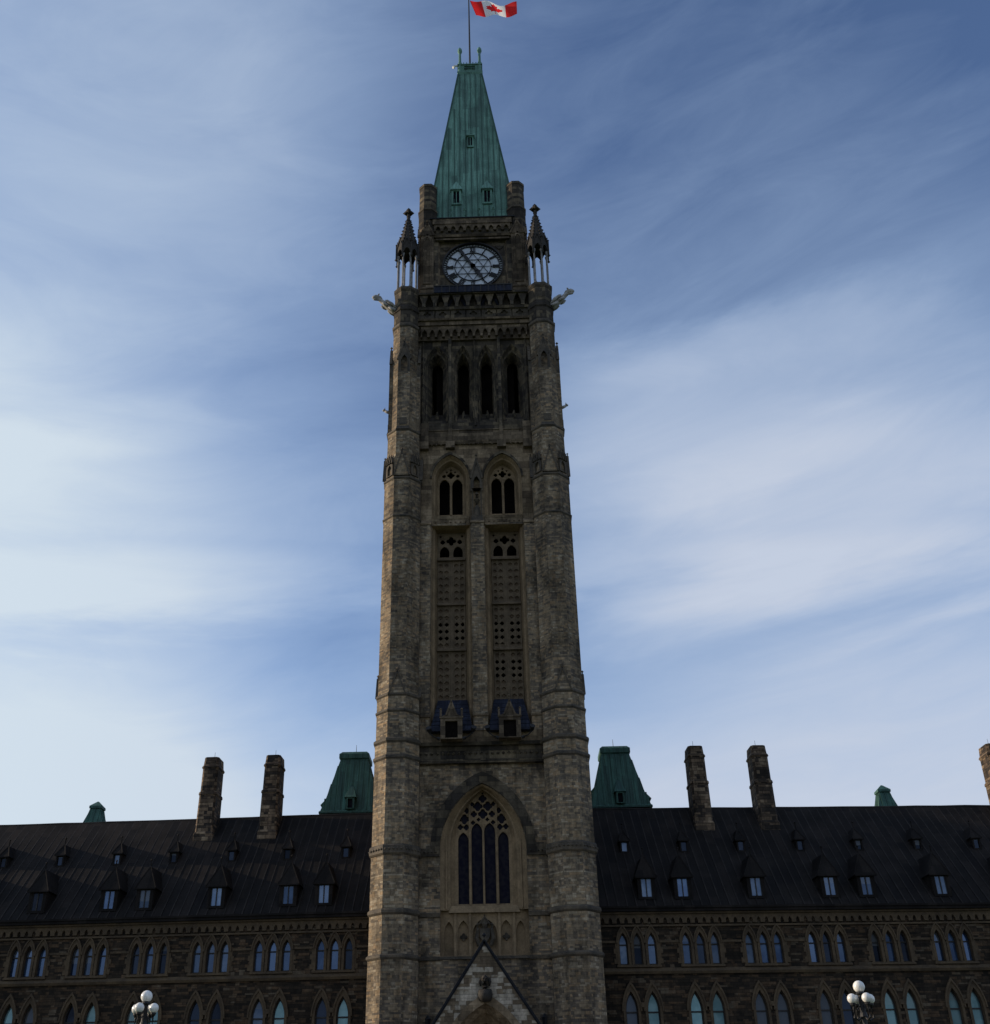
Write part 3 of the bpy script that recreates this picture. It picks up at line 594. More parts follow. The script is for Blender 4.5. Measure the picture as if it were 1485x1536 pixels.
# ---- tall shaft z 24.4-39.4, pilasters and grilles
s = T()
gr_l = rect(.50, 3.20, 24.2, 39.35); gr_r = mirror(gr_l)
s.plate(rect(-4.3, 4.3, 24.3, 39.5), [gr_l, gr_r], .95, 1.0, sides=False, mi=0)
for sg in (-1, 1):
    fn = (lambda q: q) if sg > 0 else mirror
    a0, a1, a2, a3 = rect(.50, 3.20, 24.2, 39.35), rect(.60, 3.10, 24.2, 39.3), rect(.74, 2.98, 24.2, 39.28), rect(.90, 2.84, 24.2, 39.25)
    s.loft(fn(a0), .95, fn(a1), 1.3, 1); s.loft(fn(a1), 1.3, fn(a2), 1.36, 1); s.loft(fn(a2), 1.36, fn(a3), 1.95, 1)
s.box(-.45, .45, .5, 1.2, 24.36, 39.3, 0)
for sg in (-1, 1): x0, x1 = sorted((sg*3.24, sg*3.98)); s.box(x0, x1, .62, 1.2, 24.36, 39.3, 0)
shaft = s.build('shaft_wall', ['rubble', 'trim'], tower); faces.append(shaft)
for x0, x1, y in ((-.5, .5, .42), (-4.02, -3.2, .54), (3.2, 4.02, .54)):
    m = T(); m.box(x0, x1, y, y+.28, 25.3, 25.42); m.build('pilaster_band', 'ashlar', tower)
    m = T(); m.hexa([(x0, y, 39.25), (x1, y, 39.25), (x1, 1.2, 39.25), (x0, 1.2, 39.25), (x0, y, 39.38), (x1, y, 39.38), (x1, 1.2, 39.95), (x0, 1.2, 39.95)])
    m.build('pilaster_cap', 'ashlar', tower)
# grilles: pierced stone screens
for sg in (-1, 1):
    m = T(); fl = T(); holes = []
    colx = (1.10, 1.50, 2.20, 2.62)
    openz = {-1: [(30.9, 32.7)], 1: [(30.8, 32.7), (28.2, 29.6)]}[sg]
    fills = []
    for (z0, z1) in ((26.4, 30.2), (30.5, 33.5), (33.85, 36.95)):
        nn = int((z1-z0)/.447); st = (z1-z0)/nn
        for i in range(nn):
            zc = z0+st*(i+.5)
            for c in colx:
                x = sg*(c+.02*(1 if c < 1.8 else 0)); holes.append(quat(x, zc, .165, 8, 0, .25))
                if not any(a < zc < b_ for a, b_ in openz): fills.append((x, zc, st))
    qh = [quat(sg*1.87, 38.62, .36, 16), quat(sg*1.27, 38.55, .2, 12), quat(sg*2.47, 38.55, .2, 12), arch(sg*1.4, .33, 37.35, 37.75, 38.2, 4), arch(sg*2.34, .33, 37.35, 37.75, 38.2, 4), quat(sg*1.1, 39.0, .12, 8), quat(sg*2.62, 39.0, .12, 8)]
    qh = [[(x, z) for x, z in q_] for q_ in qh]
    m.plate(rect(min(sg*.9, sg*2.84), max(sg*.9, sg*2.84), 24.2, 39.25), holes+qh, 1.93, 2.05, sides=False)
    for c in (.98, 1.30, 1.72, 2.02, 2.41, 2.79): m.box(sg*c-.03, sg*c+.03, 1.85, 1.93, 26.2, 37.1)
    for z in (30.35, 33.68, 37.1): m.hexa([(sg*1.87-.97, 1.72, z-.08), (sg*1.87+.97, 1.72, z-.08), (sg*1.87+.97, 1.93, z-.08), (sg*1.87-.97, 1.93, z-.08), (sg*1.87-.97, 1.72, z), (sg*1.87+.97, 1.72, z), (sg*1.87+.97, 1.93, z+.2), (sg*1.87-.97, 1.93, z+.2)])
    scr = m.build('belfry_screen', 'screen', tower)
    for za, zb in ({-1: [(26.3, 30.9), (32.7, 37.0)], 1: [(26.3, 28.2), (29.6, 30.8), (32.7, 37.0)]}[sg]):
        xa, xb = sorted((sg*.92, sg*2.82)); fl = T(); fl.box(xa, xb, 2.02, 2.045, za, zb); fl.build('screen_infill', 'infill', scr)
# ---- pair of traceried windows z 39.4-46.5
s = T()
o1, o2 = arch(1.87, 1.34, 40.1, 43.3, 45.3, 8), arch(-1.87, 1.34, 40.1, 43.3, 45.3, 8)
s.plate(rect(-4.3, 4.3, 39.4, 46.3), [o1, o2], 1.15, 1.2, sides=False, mi=0)
for o_, cx in ((o1, 1.87), (o2, -1.87)):
    i1 = arch(cx, 1.2, 40.2, 43.35, 45.1, 8); i2 = arch(cx, 1.12, 40.3, 43.4, 44.98, 8); i3 = arch(cx, .95, 40.65, 43.45, 44.8, 8)
    s.loft(o_, 1.15, i1, 1.4, 1); s.loft(i1, 1.4, i2, 1.44, 1); s.loft(i2, 1.44, i3, 1.98, 1)
pw = s.build('window_stage_wall', ['ashlar', 'trim'], tower); faces.append(pw)
for cx in (-1.87, 1.87):
    m = T()
    m.band(arch(cx, 1.46, 43.3, 43.35, 45.55, 8)[1:-1], arch(cx, 1.34, 43.3, 43.3, 45.3, 8)[1:-1], 1.02, 1.16)
    m.build('arch_hood', 'ashlar_dark', tower)
    m = T()
    hs = [arch(cx-.46, .37, 40.75, 43.2, 43.72, 5), arch(cx+.46, .37, 40.75, 43.2, 43.72, 5), quat(cx, 44.05, .3), quat(cx-.5, 43.98, .16, 12), quat(cx+.5, 43.98, .16, 12), quat(cx, 44.5, .12, 8), quat(cx-.3, 44.32, .1, 8), quat(cx+.3, 44.32, .1, 8)]
    m.plate(arch(cx, .97, 40.6, 43.45, 44.82, 8), hs, 1.95, 2.1, sides=False)
    m.box(cx-.05, cx+.05, 1.88, 1.95, 40.7, 43.6)
    m.build('window_tracery', 'trim', tower)
    m = T(); m.hexa([(cx-1.3, 1.08, 39.95), (cx+1.3, 1.08, 39.95), (cx+1.3, 2.0, 39.95), (cx-1.3, 2.0, 39.95), (cx-1.3, 1.05, 40.15), (cx+1.3, 1.05, 40.15), (cx+1.2, 2.0, 40.68), (cx-1.2, 2.0, 40.68)])
    m.box(cx-1.32, cx+1.32, 1.1, 1.3, 39.35, 39.98)
    for i in range(7): m.crocket((cx-1.05+.35*i, 1.1, 39.68), .09)
    m.build('window_sill', 'ashlar', tower)
# niche with canopy between them
m = T()
m.box(-.40, .40, .75, 1.2, 39.35, 40.0); m.plate([(-.36, 42.2), (.36, 42.2), (.36, 43.2), (0, 44.5), (-.36, 43.2)], [arch(0, .22, 42.2, 42.75, 43.2, 4)], .72, 1.2)
for sg in (-1, 1):
    m.bar((sg*.38, .8, 42.0), (sg*.38, .8, 43.6), .09); m.crocket((sg*.38, .8, 43.65), .1)
    m.bar((sg*.42, .74, 43.0), (0, .74, 44.65), .1, .2); m.bar((sg*.3, .9, 39.9), (sg*.3, .9, 42.2), .08)
    for i in range(4): m.crocket((sg*(.40-.1*i), .7, 43.15+.4*i), .07)
m.bar((0, .76, 44.5), (0, .76, 45.0), .07); m.crocket((0, .76, 44.95), .12)
m.tube([(0, .95, 40.0), (0, .9, 40.7), (0, .9, 41.3), (0, .9, 41.55), (0, .88, 41.75), (0, .9, 41.95)], [.24, .19, .22, .1, .13, .05], 10)
m.build('canopied_niche', 'trim_dark', tower)
# ---- belfry sill z 45.9-47.8
m = T()
m.hexa([(-4.3, .98, 46.15), (4.3, .98, 46.15), (4.3, 1.4, 46.15), (-4.3, 1.4, 46.15), (-4.3, .9, 46.4), (4.3, .9, 46.4), (4.3, 1.4, 46.45), (-4.3, 1.4, 46.45)])
m.box(-4.3, 4.3, 1.0, 1.6, 46.43, 47.3)
m.hexa([(-4.0, .94, 47.3), (4.0, .94, 47.3), (4.0, 1.7, 47.3), (-4.0, 1.7, 47.3), (-4.0, .94, 47.4), (4.0, .94, 47.4), (4.0, 1.7, 47.9), (-4.0, 1.7, 47.9)])
for x in (-1.87, 1.87):
    m.box(x-.32, x+.32, .8, 1.2, 45.75, 46.3); m.box(x-.14, x+.14, .85, 1.3, 46.3, 47.5)
for i in range(24):
    if abs(abs(-3.9+.34*i)-1.87) > .4: m.crocket((-3.9+.34*i, .98, 46.1), .09)
m.box(-4.3, -3.45, .8, 1.3, 45.7, 47.9); m.box(3.45, 4.3, .8, 1.3, 45.7, 47.9)
bsill = m.build('belfry_sill', 'ashlar_mid', tower); faces.append(bsill)
# ---- belfry z 47.8-56
m = T()
cxs = (-2.88, -.89, .89, 2.88); hws = (.93, .72, .72, .93)
oh = [arch(c, hw_, 48.2, 53.3, 55.45, 7) for c, hw_ in zip(cxs, hws)]
m.plate(rect(-4.3, 4.3, 47.6, 56.2), oh, 1.3, 1.35, sides=False, mi=0)
for c, hw_, o_ in zip(cxs, hws, oh):
    c2 = c
    i1 = arch(c2, hw_-.12, 48.4, 53.3, 55.1, 7); i2 = arch(c2, hw_-.2, 48.5, 53.35, 54.9, 7); i3 = arch(c2, .41, 49.65, 53.8, 54.5, 7)
    m.loft(o_, 1.3, i1, 1.6, 0); m.loft(i1, 1.6, i2, 1.64, 0); m.loft(i2, 1.64, i3, 2.35, 0); m.loft(i3, 2.35, i3, 2.6, 0)
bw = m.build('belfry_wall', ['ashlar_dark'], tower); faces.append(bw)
m = T()
for x in (-1.87, 1.87): m.box(x-.11, x+.11, 1.0, 1.32, 47.6, 56.0)
for x in (-3.93, 3.93, 0): m.prism(x, 1.26, [(.07, 47.9), (.07, 56)], n=8)
for c in cxs:      # little corbelled brackets under the openings
    m.prism(c, 2.0, [(.03, 48.5), (.12, 48.8), (.14, 49.2), (.05, 49.7)], n=6)
m.build('belfry_shafts', 'ashlar_dark', tower)
core = MB(); core.box(-3.0, 3.0, -3.0, 3.0, 22, 61); core.build('light_block_core', 'void', tower)  # near-black box added to block skylight so the openings read dark
# ---- corbel arcade, frieze, machicolation
m = T()
arcade(m, -4.1, 4.1, 55.95, 57.0, 14, .82, 1.4, 56.65, .32)
m.box(-4.3, 4.3, .7, 1.6, 56.98, 57.35)
m.hexa([(-4.3, .55, 57.35), (4.3, .55, 57.35), (4.3, 1.6, 57.35), (-4.3, 1.6, 57.35), (-4.3, .5, 57.5), (4.3, .5, 57.5), (4.3, 1.6, 57.56), (-4.3, 1.6, 57.56)])
m.box(-4.3, 4.3, 1.1, 1.6, 55.8, 57.0)
ca = m.build('corbel_arcade', 'ashlar_mid', tower); faces.append(ca)
m = T()
m.plate(rect(-4.3, 4.3, 57.54, 58.35), [quat(-3.6+1.2*i, 57.95, .31, 16) for i in range(7)]+[rect(-3.04+1.2*i, -2.96+1.2*i, 57.62, 58.28) for i in range(6)], .62, .75)
m.box(-4.3, 4.3, .75, 1.6, 57.54, 58.35)
m.hexa([(-4.3, .5, 58.35), (4.3, .5, 58.35), (4.3, 1.6, 58.35), (-4.3, 1.6, 58.35), (-4.3, .42, 58.55), (4.3, .42, 58.55), (4.3, 1.6, 58.6), (-4.3, 1.6, 58.6)])
m.box(-4.3, 4.3, .95, 2.0, 58.58, 60.3)
for i in range(10):
    x = -3.87+.86*i
    m.plate([(x-.13, 58.58), (x+.13, 58.58), (x+.13, 59.0), (x+.36, 59.75), (x-.36, 59.75), (x-.13, 59.0)], [], .40, .97)
m.box(-4.3, 4.3, .25, 1.0, 59.72, 59.86)
fz = m.build('carved_frieze', 'ashlar_dark', tower); faces.append(fz)
m = T()
for i in range(4):
    x = -2.14+1.29*i+.2
    m.face([(x-.42, .80, 59.65), (x+.42, .80, 59.65), (x, .92, 58.9)])
m.box(-3.05, 3.05, .16, .26, 59.80, 60.40)
m.build('parapet_panels', 'slate', tower)
m = T()
for i in range(11): m.box(-3.05+.61*i-.035, -3.05+.61*i+.035, .12, .16, 59.78, 60.44)
m.box(-3.08, 3.08, .11, .3, 60.40, 60.47); m.build('parapet_rail', 'frame', tower)
# ---- clock stage z 60-69.4
m = T()
sq = rect(-2.82, 2.82, 60.3, 66.9)
m.plate(rect(-4.2, 4.2, 59.8, 69.15), [sq], 1.9, 2.0, sides=False, mi=0)
sq1 = rect(-2.66, 2.66, 60.3, 66.7); m.loft(sq, 1.9, sq1, 2.15, 1)
ZC = 64.22; RC = 2.46
circ = [(RC*math.cos(2*math.pi*i/48), ZC+RC*math.sin(2*math.pi*i/48)) for i in range(48)]
m.plate(sq1, [circ], 2.15, 2.35, sides=False, mi=0)
for sg in (-1, 1):
    for (zz0, sg2) in ((66.25, 1), (61.85, -1)): m.plate(quat(sg*2.2, zz0, .36, 12), [], 2.08, 2.16, mi=0)
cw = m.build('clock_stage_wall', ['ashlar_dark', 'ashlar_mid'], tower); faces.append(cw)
m = T()
for sg in (-1, 1):
    x0, x1 = sorted((sg*3.2, sg*4.25))
    m.box(x0, x1, 1.68, 1.95, 59.9, 67.35); xc = (x0+x1)/2
    m.gablet(xc, 1.6, .55, 67.2, 68.55, .3, .08, 0, 0, .1)
    m.plate(arch(xc, .34, 62, 66.5, 67.4, 4), [arch(xc, .24, 62.1, 66.4, 67.1, 4)], 1.6, 1.7)
    m.box(x0-.02, x1+.02, 1.6, 1.95, 61.5, 61.7)
m.hexa([(-4.3, 1.7, 67.05), (4.3, 1.7, 67.05), (4.3, 2.0, 67.05), (-4.3, 2.0, 67.05), (-4.3, 1.62, 67.25), (4.3, 1.62, 67.25), (4.3, 2.0, 67.4), (-4.3, 2.0, 67.4)])
arcade(m, -3.15, 3.15, 67.72, 68.45, 10, 1.68, 1.95, 68.25, .34)
m.box(-3.15, 3.15, 1.62, 1.9, 68.45, 68.55)
m.box(-3.3, 3.3, 1.74, 2.6, 68.56, 69.12)
m.hexa([(-3.05, 1.72, 66.75), (3.05, 1.72, 66.75), (3.05, 2.0, 66.75), (-3.05, 2.0, 66.75), (-3.05, 1.7, 66.9), (3.05, 1.7, 66.9), (3.05, 2.0, 67.0), (-3.05, 2.0, 67.0)])
cc = m.build('clock_stage_cornice', 'ashlar_mid', tower); faces.append(cc)
gt = T(); gt.box(-3.55, 3.55, 1.66, 2.45, 69.125, 69.22); gt.build('eave_gutter', 'coping', tower)
solid = MB(); solid.box(-3.45, 3.45, -3.45, 3.45, 61, 69.2); solid.build('clock_chamber', 'void', tower)
# dial, bezel, numerals, hands
def on(r, deg): a = R(90-deg); return (r*math.cos(a), ZC+r*math.sin(a))
d = T(); d.plate([(p_[0]*.999, p_[1]) for p_ in circ], [], 2.3, 2.33); d.build('clock_dial', 'opal', tower)
m = T()
def ringp(r0, r1, y0, y1, n=60):
    A = [on(r0, 360*i/n) for i in range(n)]; B = [on(r1, 360*i/n) for i in range(n)]
    m.loft(A, y0, B, y0); m.loft(A, y0, A, y1); m.loft(B, y0, B, y1)
def rbar(p_, q_, w_, y=2.24, d_=.06): m.bar((p_[0], y, p_[1]), (q_[0], y, q_[1]), w_, d_)
ringp(2.40, 2.50, 2.02, 2.3, 60); ringp(2.15, 2.20, 2.2, 2.3); ringp(1.46, 1.51, 2.2, 2.3)
for i in range(60): rbar(on(2.19, 6*i), on(2.42, 6*i), .05)
for i in range(12): rbar(on(1.50, 30*i), on(1.62, 30*i), .04)
H6 = [on(1.47, 60*i) for i in range(6)]
for i in range(6):
    rbar(H6[i], H6[(i+2) % 6], .024)
    rbar(on(.15, 60*i+30), on(1.47, 60*i+30), .014)
NUM = {12: 'XII', 1: 'I', 2: 'II', 3: 'III', 4: 'IIII', 5: 'V', 6: 'VI', 7: 'VII', 8: 'VIII', 9: 'IX', 10: 'X', 11: 'XI'}
for hh_, tx in NUM.items():
    ws = {'I': .115, 'V': .25, 'X': .25}; tot = sum(ws[c_] for c_ in tx); xx = -tot/2; a0 = 30*hh_
    ux, uz = math.sin(R(a0)), math.cos(R(a0)); tx_, tz_ = math.cos(R(a0)), -math.sin(R(a0))
    def P(t_, r_): return (ux*r_+tx_*t_, ZC+uz*r_+tz_*t_)
    r0, r1 = 1.63, 2.14
    for c_ in tx:
        c0 = xx+ws[c_]/2; xx += ws[c_]
        if c_ == 'I': rbar(P(c0, r0), P(c0, r1), .062)
        elif c_ == 'V': rbar(P(c0-.09, r1), P(c0, r0), .065); rbar(P(c0+.09, r1), P(c0, r0), .04)
        else: rbar(P(c0-.09, r1), P(c0+.09, r0), .065); rbar(P(c0+.09, r1), P(c0-.09, r0), .04)
    rbar(P(-tot/2, r0), P(tot/2, r0), .03); rbar(P(-tot/2, r1), P(tot/2, r1), .03)
m.build('clock_face_ironwork', 'black', tower)
def hand(name, deg, ln, w0, back):
    q = T(); ux, uz = math.sin(R(deg)), math.cos(R(deg)); tx_, tz_ = uz, -ux
    def P(t_, r_): return (ux*r_+tx_*t_, ZC+uz*r_+tz_*t_)
    q.plate([P(-w0*.5, -back), P(w0*.5, -back), P(w0*.4, ln*.25), P(w0*.75, ln*.45), P(w0*.35, ln*.6), P(w0*.55, ln*.72), P(.02, ln), P(-.02, ln), P(-w0*.55, ln*.72), P(-w0*.35, ln*.6), P(-w0*.75, ln*.45), P(-w0*.4, ln*.25)], [], 2.1 if ln > 1.8 else 2.14, 2.13 if ln > 1.8 else 2.17, back=True)
    q.plate([(.2*math.cos(i*math.pi/6), ZC+.2*math.sin(i*math.pi/6)) for i in range(12)], [], 2.06, 2.2)
    q.build(name, 'black', tower)
hand('minute_hand', 328.5, 2.38, .21, .6); hand('hour_hand', 148.5, 1.56, .32, .35)
# octagonal corner turrets round the spire foot
m = MB(); m.prism(0, 0, [(.76, 66.5), (.76, 70.2), (.82, 70.3), (.80, 70.45), (.72, 70.6), (.70, 73.0), (.76, 73.12), (.74, 73.35), (.58, 73.5)])
ct = m.build('corner_turret', 'ashlar_dark', tower); ct.location = (-3.74, -3.55, 0)
for sx, sy in ((1, -1), (-1, 1), (1, 1)): copyobj(ct, tower, loc=(sx*3.74, sy*3.55, 0))
# ---- spire
SP = [(3.78, 69.24), (3.68, 69.8), (3.57, 70.6), (3.44, 72.2), (3.24, 74.0), (1.14, 91.0)]
m = MB(); m.prism(0, 0, SP, n=4, rot=math.pi/4)
m.prism(0, 0, [(3.8, 69.13), (3.84, 69.25)], n=4, rot=math.pi/4)
spire = m.build('spire_roof', 'copper', tower)
def sp_w(z):
    for (a0, z0), (a1, z1) in zip(SP, SP[1:]):
        if z0 <= z <= z1: return a0+(a1-a0)*(z-z0)/(z1-z0)
    return SP[-1][0]
def seams(mb):
    for i in range(-7, 8):
        x = .5*i
        zs_ = [z for _, z in SP]
        for z0, z1 in zip(zs_, zs_[1:]):
            # stop where the hip cuts the seam
            n_ = 6
            for j in range(n_):
                za, zb = z0+(z1-z0)*j/n_, z0+(z1-z0)*(j+1)/n_
                if sp_w(zb) < abs(x): break
                mb.bar((x, -sp_w(za)-.02, za), (x, -sp_w(zb)-.02, zb), .055, .09)
m = MB(); rot4(seams, m, A4)
for sx in (-1, 1):
    for sy in (-1, 1):
        for (a0, z0), (a1, z1) in zip(SP, SP[1:]): m.bar((sx*a0, sy*a0, z0), (sx*a1, sy*a1, z1), .12, .12)
m.build('standing_seams', 'copper_seam', spire)
def lucarne_c(x, zb, zt, hw, apex, nm, bigger=True):
    y = -sp_w(zb)-.12; yb = -sp_w(apex)+.1
    q = MB(); q.plate(rect(x-hw, x+hw, zb, zt), [rect(x-hw*.6, x+hw*.6, zb+.18, zt-.1)], y, -sp_w(zt)+.3)
    q.box(x-hw-.1, x+hw+.1, y-.12, -sp_w(zt)+.3, zt, zt+.1)
    a = [(x-hw-.1, y-.1, zt+.1), (x+hw+.1, y-.1, zt+.1), (x+hw+.1, -sp_w(zt)+.2, zt+.1), (x-hw-.1, -sp_w(zt)+.2, zt+.1)]; tp = (x, -sp_w(apex)-.02, apex)
    for i in range(4): q.face([a[i], a[(i+1) % 4], tp])
    q.box(x-.03, x+.03, y+.05, y+.1, zb+.18, zt-.1)
    q.bar((x, tp[1], apex-.2), (x, tp[1], apex+.5), .06)
    o_ = q.build(nm, 'copper', tower)
    gq = MB(); gq.box(x-hw*.6, x+hw*.6, y+.12, y+.15, zb+.18, zt-.1); gq.build('pane', 'lead', o_)
lucarne_c(-1.32, 71.5, 73.15, .42, 74.7, 'spire_lucarne'); lucarne_c(1.32, 71.5, 73.15, .42, 74.7, 'spire_lucarne')
lucarne_c(-.06, 79.4, 80.75, .3, 81.2, 'spire_lucarne')
for i in range(6):
    x = -3+1.2*i
    q = MB(); q.bar((x, -3.68, 70.1), (x, -3.78, 70.6), .07); q.crocket((x, -3.80, 70.72), .13); q.bar((x-.14, -3.78, 70.62), (x+.14, -3.78, 70.62), .06); q.build('snow_guard', 'copper', spire)
# platform on top with cresting and finials
m = MB()
m.prism(0, 0, [(1.12, 90.9), (1.22, 91.2), (1.22, 91.35), (1.05, 91.45)], n=4, rot=math.pi/4)
for i in range(4):
    a = A4[i]
def plat(mb):
    mb.plate(rect(-1.1, 1.1, 91.4, 92.35), [rect(-.55, .5, 91.6, 92.2)], -1.12, -1.0)
    mb.box(-1.18, 1.18, -1.2, -1.0, 92.33, 92.45)
    for i in range(7): mb.bar((-.9+.3*i, -1.08, 92.4), (-.9+.3*i, -1.08, 92.65), .05); mb.crocket((-.9+.3*i, -1.08, 92.7), .07)
rot4(plat, m, A4)
m.box(-.8, .8, -.8, .8, 91.4, 92.62)
m.build('spire_platform', 'copper', tower)
m = MB(); m.prism(0, 0, [(.2, 91.3), (.19, 92.7), (.13, 92.9), (.11, 94.1), (.15, 94.25), (.22, 94.45), (.19, 94.75), (.02, 95.1)])
for a in A4: m.crocket((.16*math.cos(a), .16*math.sin(a), 94.55), .08)
fi = m.build('finial', 'copper', tower); fi.location = (-.95, -.98, 0)
for sx, sy in ((1, -1), (-1, 1), (1, 1)): copyobj(fi, tower, loc=(sx*.95, sy*.98, 0))
m = MB(); m.prism(0, 0, [(.10, 91.9), (.085, 97), (.06, 104.3)], n=10); m.ball((0, 0, 104.4), .13, 10, 8); fp = m.build('flagpole', 'black', tower); fp.location = (0, 0, 0)
m = MB(); m.box(-1.55, -1.2, -1.2, -1.05, 92.2, 92.3); m.tube([(-1.5, -1.12, 92.05), (-1.62, -1.2, 91.95)], [.12, .12], 8); m.build('security_camera', 'globe', tower)

# ---- entrance porch gable
m = T()
gab = [(-3.9, 0), (-3.9, 5.9), (0, 11.55), (3.9, 5.9), (3.9, 0)]
m.plate(gab, [arch(0, 2.45, 0.01, 4.6, 8.45, 10)[0:]], -1.0, 1.0, mi=0)
porch = m.build('porch_gable', ['patch'], tower)
m = T()
a0 = arch(0, 2.75, .1, 4.6, 8.95, 10); a1 = arch(0, 2.45, .1, 4.6, 8.45, 10); a2 = arch(0, 2.2, .1, 4.6, 8.05, 10); a3 = arch(0, 1.9, .1, 4.6, 7.6, 10)
m.band(a0, a1, -1.14, -1.0); m.loft(a1, -1.0, a2, -.5); m.loft(a2, -.5, a2, -.3); m.loft(a2, -.3, a3, .3); m.loft(a3, .3, a3, .9)
m.build('porch_arch_mouldings', 'ashlar', porch)
m = T()
for sg in (-1, 1): m.bar((sg*4.0, -.05, 5.75), (0, -.05, 11.64), .17, 2.0); m.bar((sg*4.0, -1.1, 5.8), (0, -1.1, 11.72), .07, .12)
m.crocket((0, -1.05, 11.95), .13)
m.build('gable_coping', 'coping', porch)
m = T()   # carved bust on the crown of the arch
m.tube([(0, -1.1, 8.6), (0, -1.2, 8.85), (0, -1.25, 9.1), (0, -1.25, 9.24), (0, -1.24, 9.3)], [.34, .42, .36, .2, .12], 14)
m.tube([(0, -1.25, 9.22), (0, -1.28, 9.38), (0, -1.31, 9.56), (0, -1.28, 9.74), (0, -1.24, 9.86)], [.11, .15, .19, .17, .05], 14)
m.tube([(0, -1.49, 9.64), (0, -1.57, 9.5), (0, -1.5, 9.47)], [.03, .055, .03], 6)
for sg in (-1, 1):
    m.tube([(sg*.03, -1.5, 9.66), (sg*.15, -1.47, 9.67)], [.03, .03], 6); m.tube([(sg*.3, -1.2, 9.05), (sg*.1, -1.5, 8.9), (sg*.05, -1.5, 8.7)], [.1, .09, .06], 8)
for sg in (-1, 1): m.tube([(sg*.22, -1.22, 9.72), (sg*.27, -1.2, 9.5), (sg*.24, -1.16, 9.3)], [.07, .09, .05], 8)
m.build('carved_bust', 'soot', porch, smooth=True)
m = T(); m.box(-1.9, 1.9, .85, .95, .1, 7.6); m.build('portal_door', 'door', tower)
for sg in (-1, 1):
    m = T(); m.bar((sg*3.25, 1.0, 7.5), (sg*3.25, .72, 7.6), .06); m.prism(sg*3.25, .68, [(.05, 7.3), (.12, 7.4), (.14, 7.8), (.16, 7.85), (.04, 8.05)], n=6); m.build('wall_lantern', 'black', tower)

# the same walls on the other three sides
for o_ in faces:
    for a in (math.pi/2, math.pi, -math.pi/2):
        if o_ is wl or o_ is hood:
            if a != math.pi: continue
        copyobj(o_, tower, rz=a)
m = MB()   # plain lower side walls, mostly inside the wings
for sg in (-1, 1): m.box(sg*4.9-.2, sg*4.9+.2, -4.6, 4.6, 0, 22.4)
m.build('side_wall', 'rubble', tower)

# ================================================================== flag
m = MB()
FL, FH = 4.75, 2.35
leafh = [(90, 4430), (45, 3567), (156, 3469), (1015, 3620), (899, 3300), (919, 3227), (1860, 2465), (1648, 2366), (1614, 2287), (1800, 1715), (1258, 1830), (1185, 1792), (1080, 1545), (657, 1999), (546, 1942), (750, 890), (423, 1079), (332, 1052), (0, 400)]
leaf = [(.5+x/9600, 1-y/4800) for x, y in leafh]; leaf += [(.5-x/9600, 1-y/4800) for x, y in reversed(leafh[:-1])]
vs = [Vector(p_) for p_ in leaf]; es = [(i, (i+1) % len(leaf)) for i in range(len(leaf))]
nx, ny = 48, 14
for j in range(ny+1):
    for i in range(nx+1):
        u, v = i/nx, j/ny
        if all((u-a)**2*4+(v-b_)**2 > .0006 for a, b_ in leaf): vs.append(Vector((u, v)))
r = delaunay_2d_cdt(vs, es, [], 0, 1e-5)
def flagp(u, v):
    d = 1-v
    x = .10+u*FL*1.01+d*(.62*(1-u)**1.5)
    y = .32*math.sin(u*9.5+v*1.3)*min(1, u*3)+.5*u
    z = 103.42-d*FH*(1.0-.24*u)+.13*math.sin(u*8.0+.6)*u**.3-.18*math.sin(u*math.pi)*1.0-.06*u+.15*math.sin(9*u+2*v)*u
    return (x, y, z)
P3 = [flagp(p_.x, p_.y) for p_ in r[0]]
for f_ in r[2]:
    c = sum((r[0][i] for i in f_), Vector((0, 0)))/3
    mi = 0 if (c.x < .25 or c.x > .75 or inside(c, leaf)) else 1
    m.face([P3[i] for i in f_], mi)
flag = m.build('flag', ['red', 'white'], None, smooth=True)
flag.location = (0, CY, 0.13)
tag(flag, 'red and white maple leaf flag flying from the pole on top of the spire', 'flag')

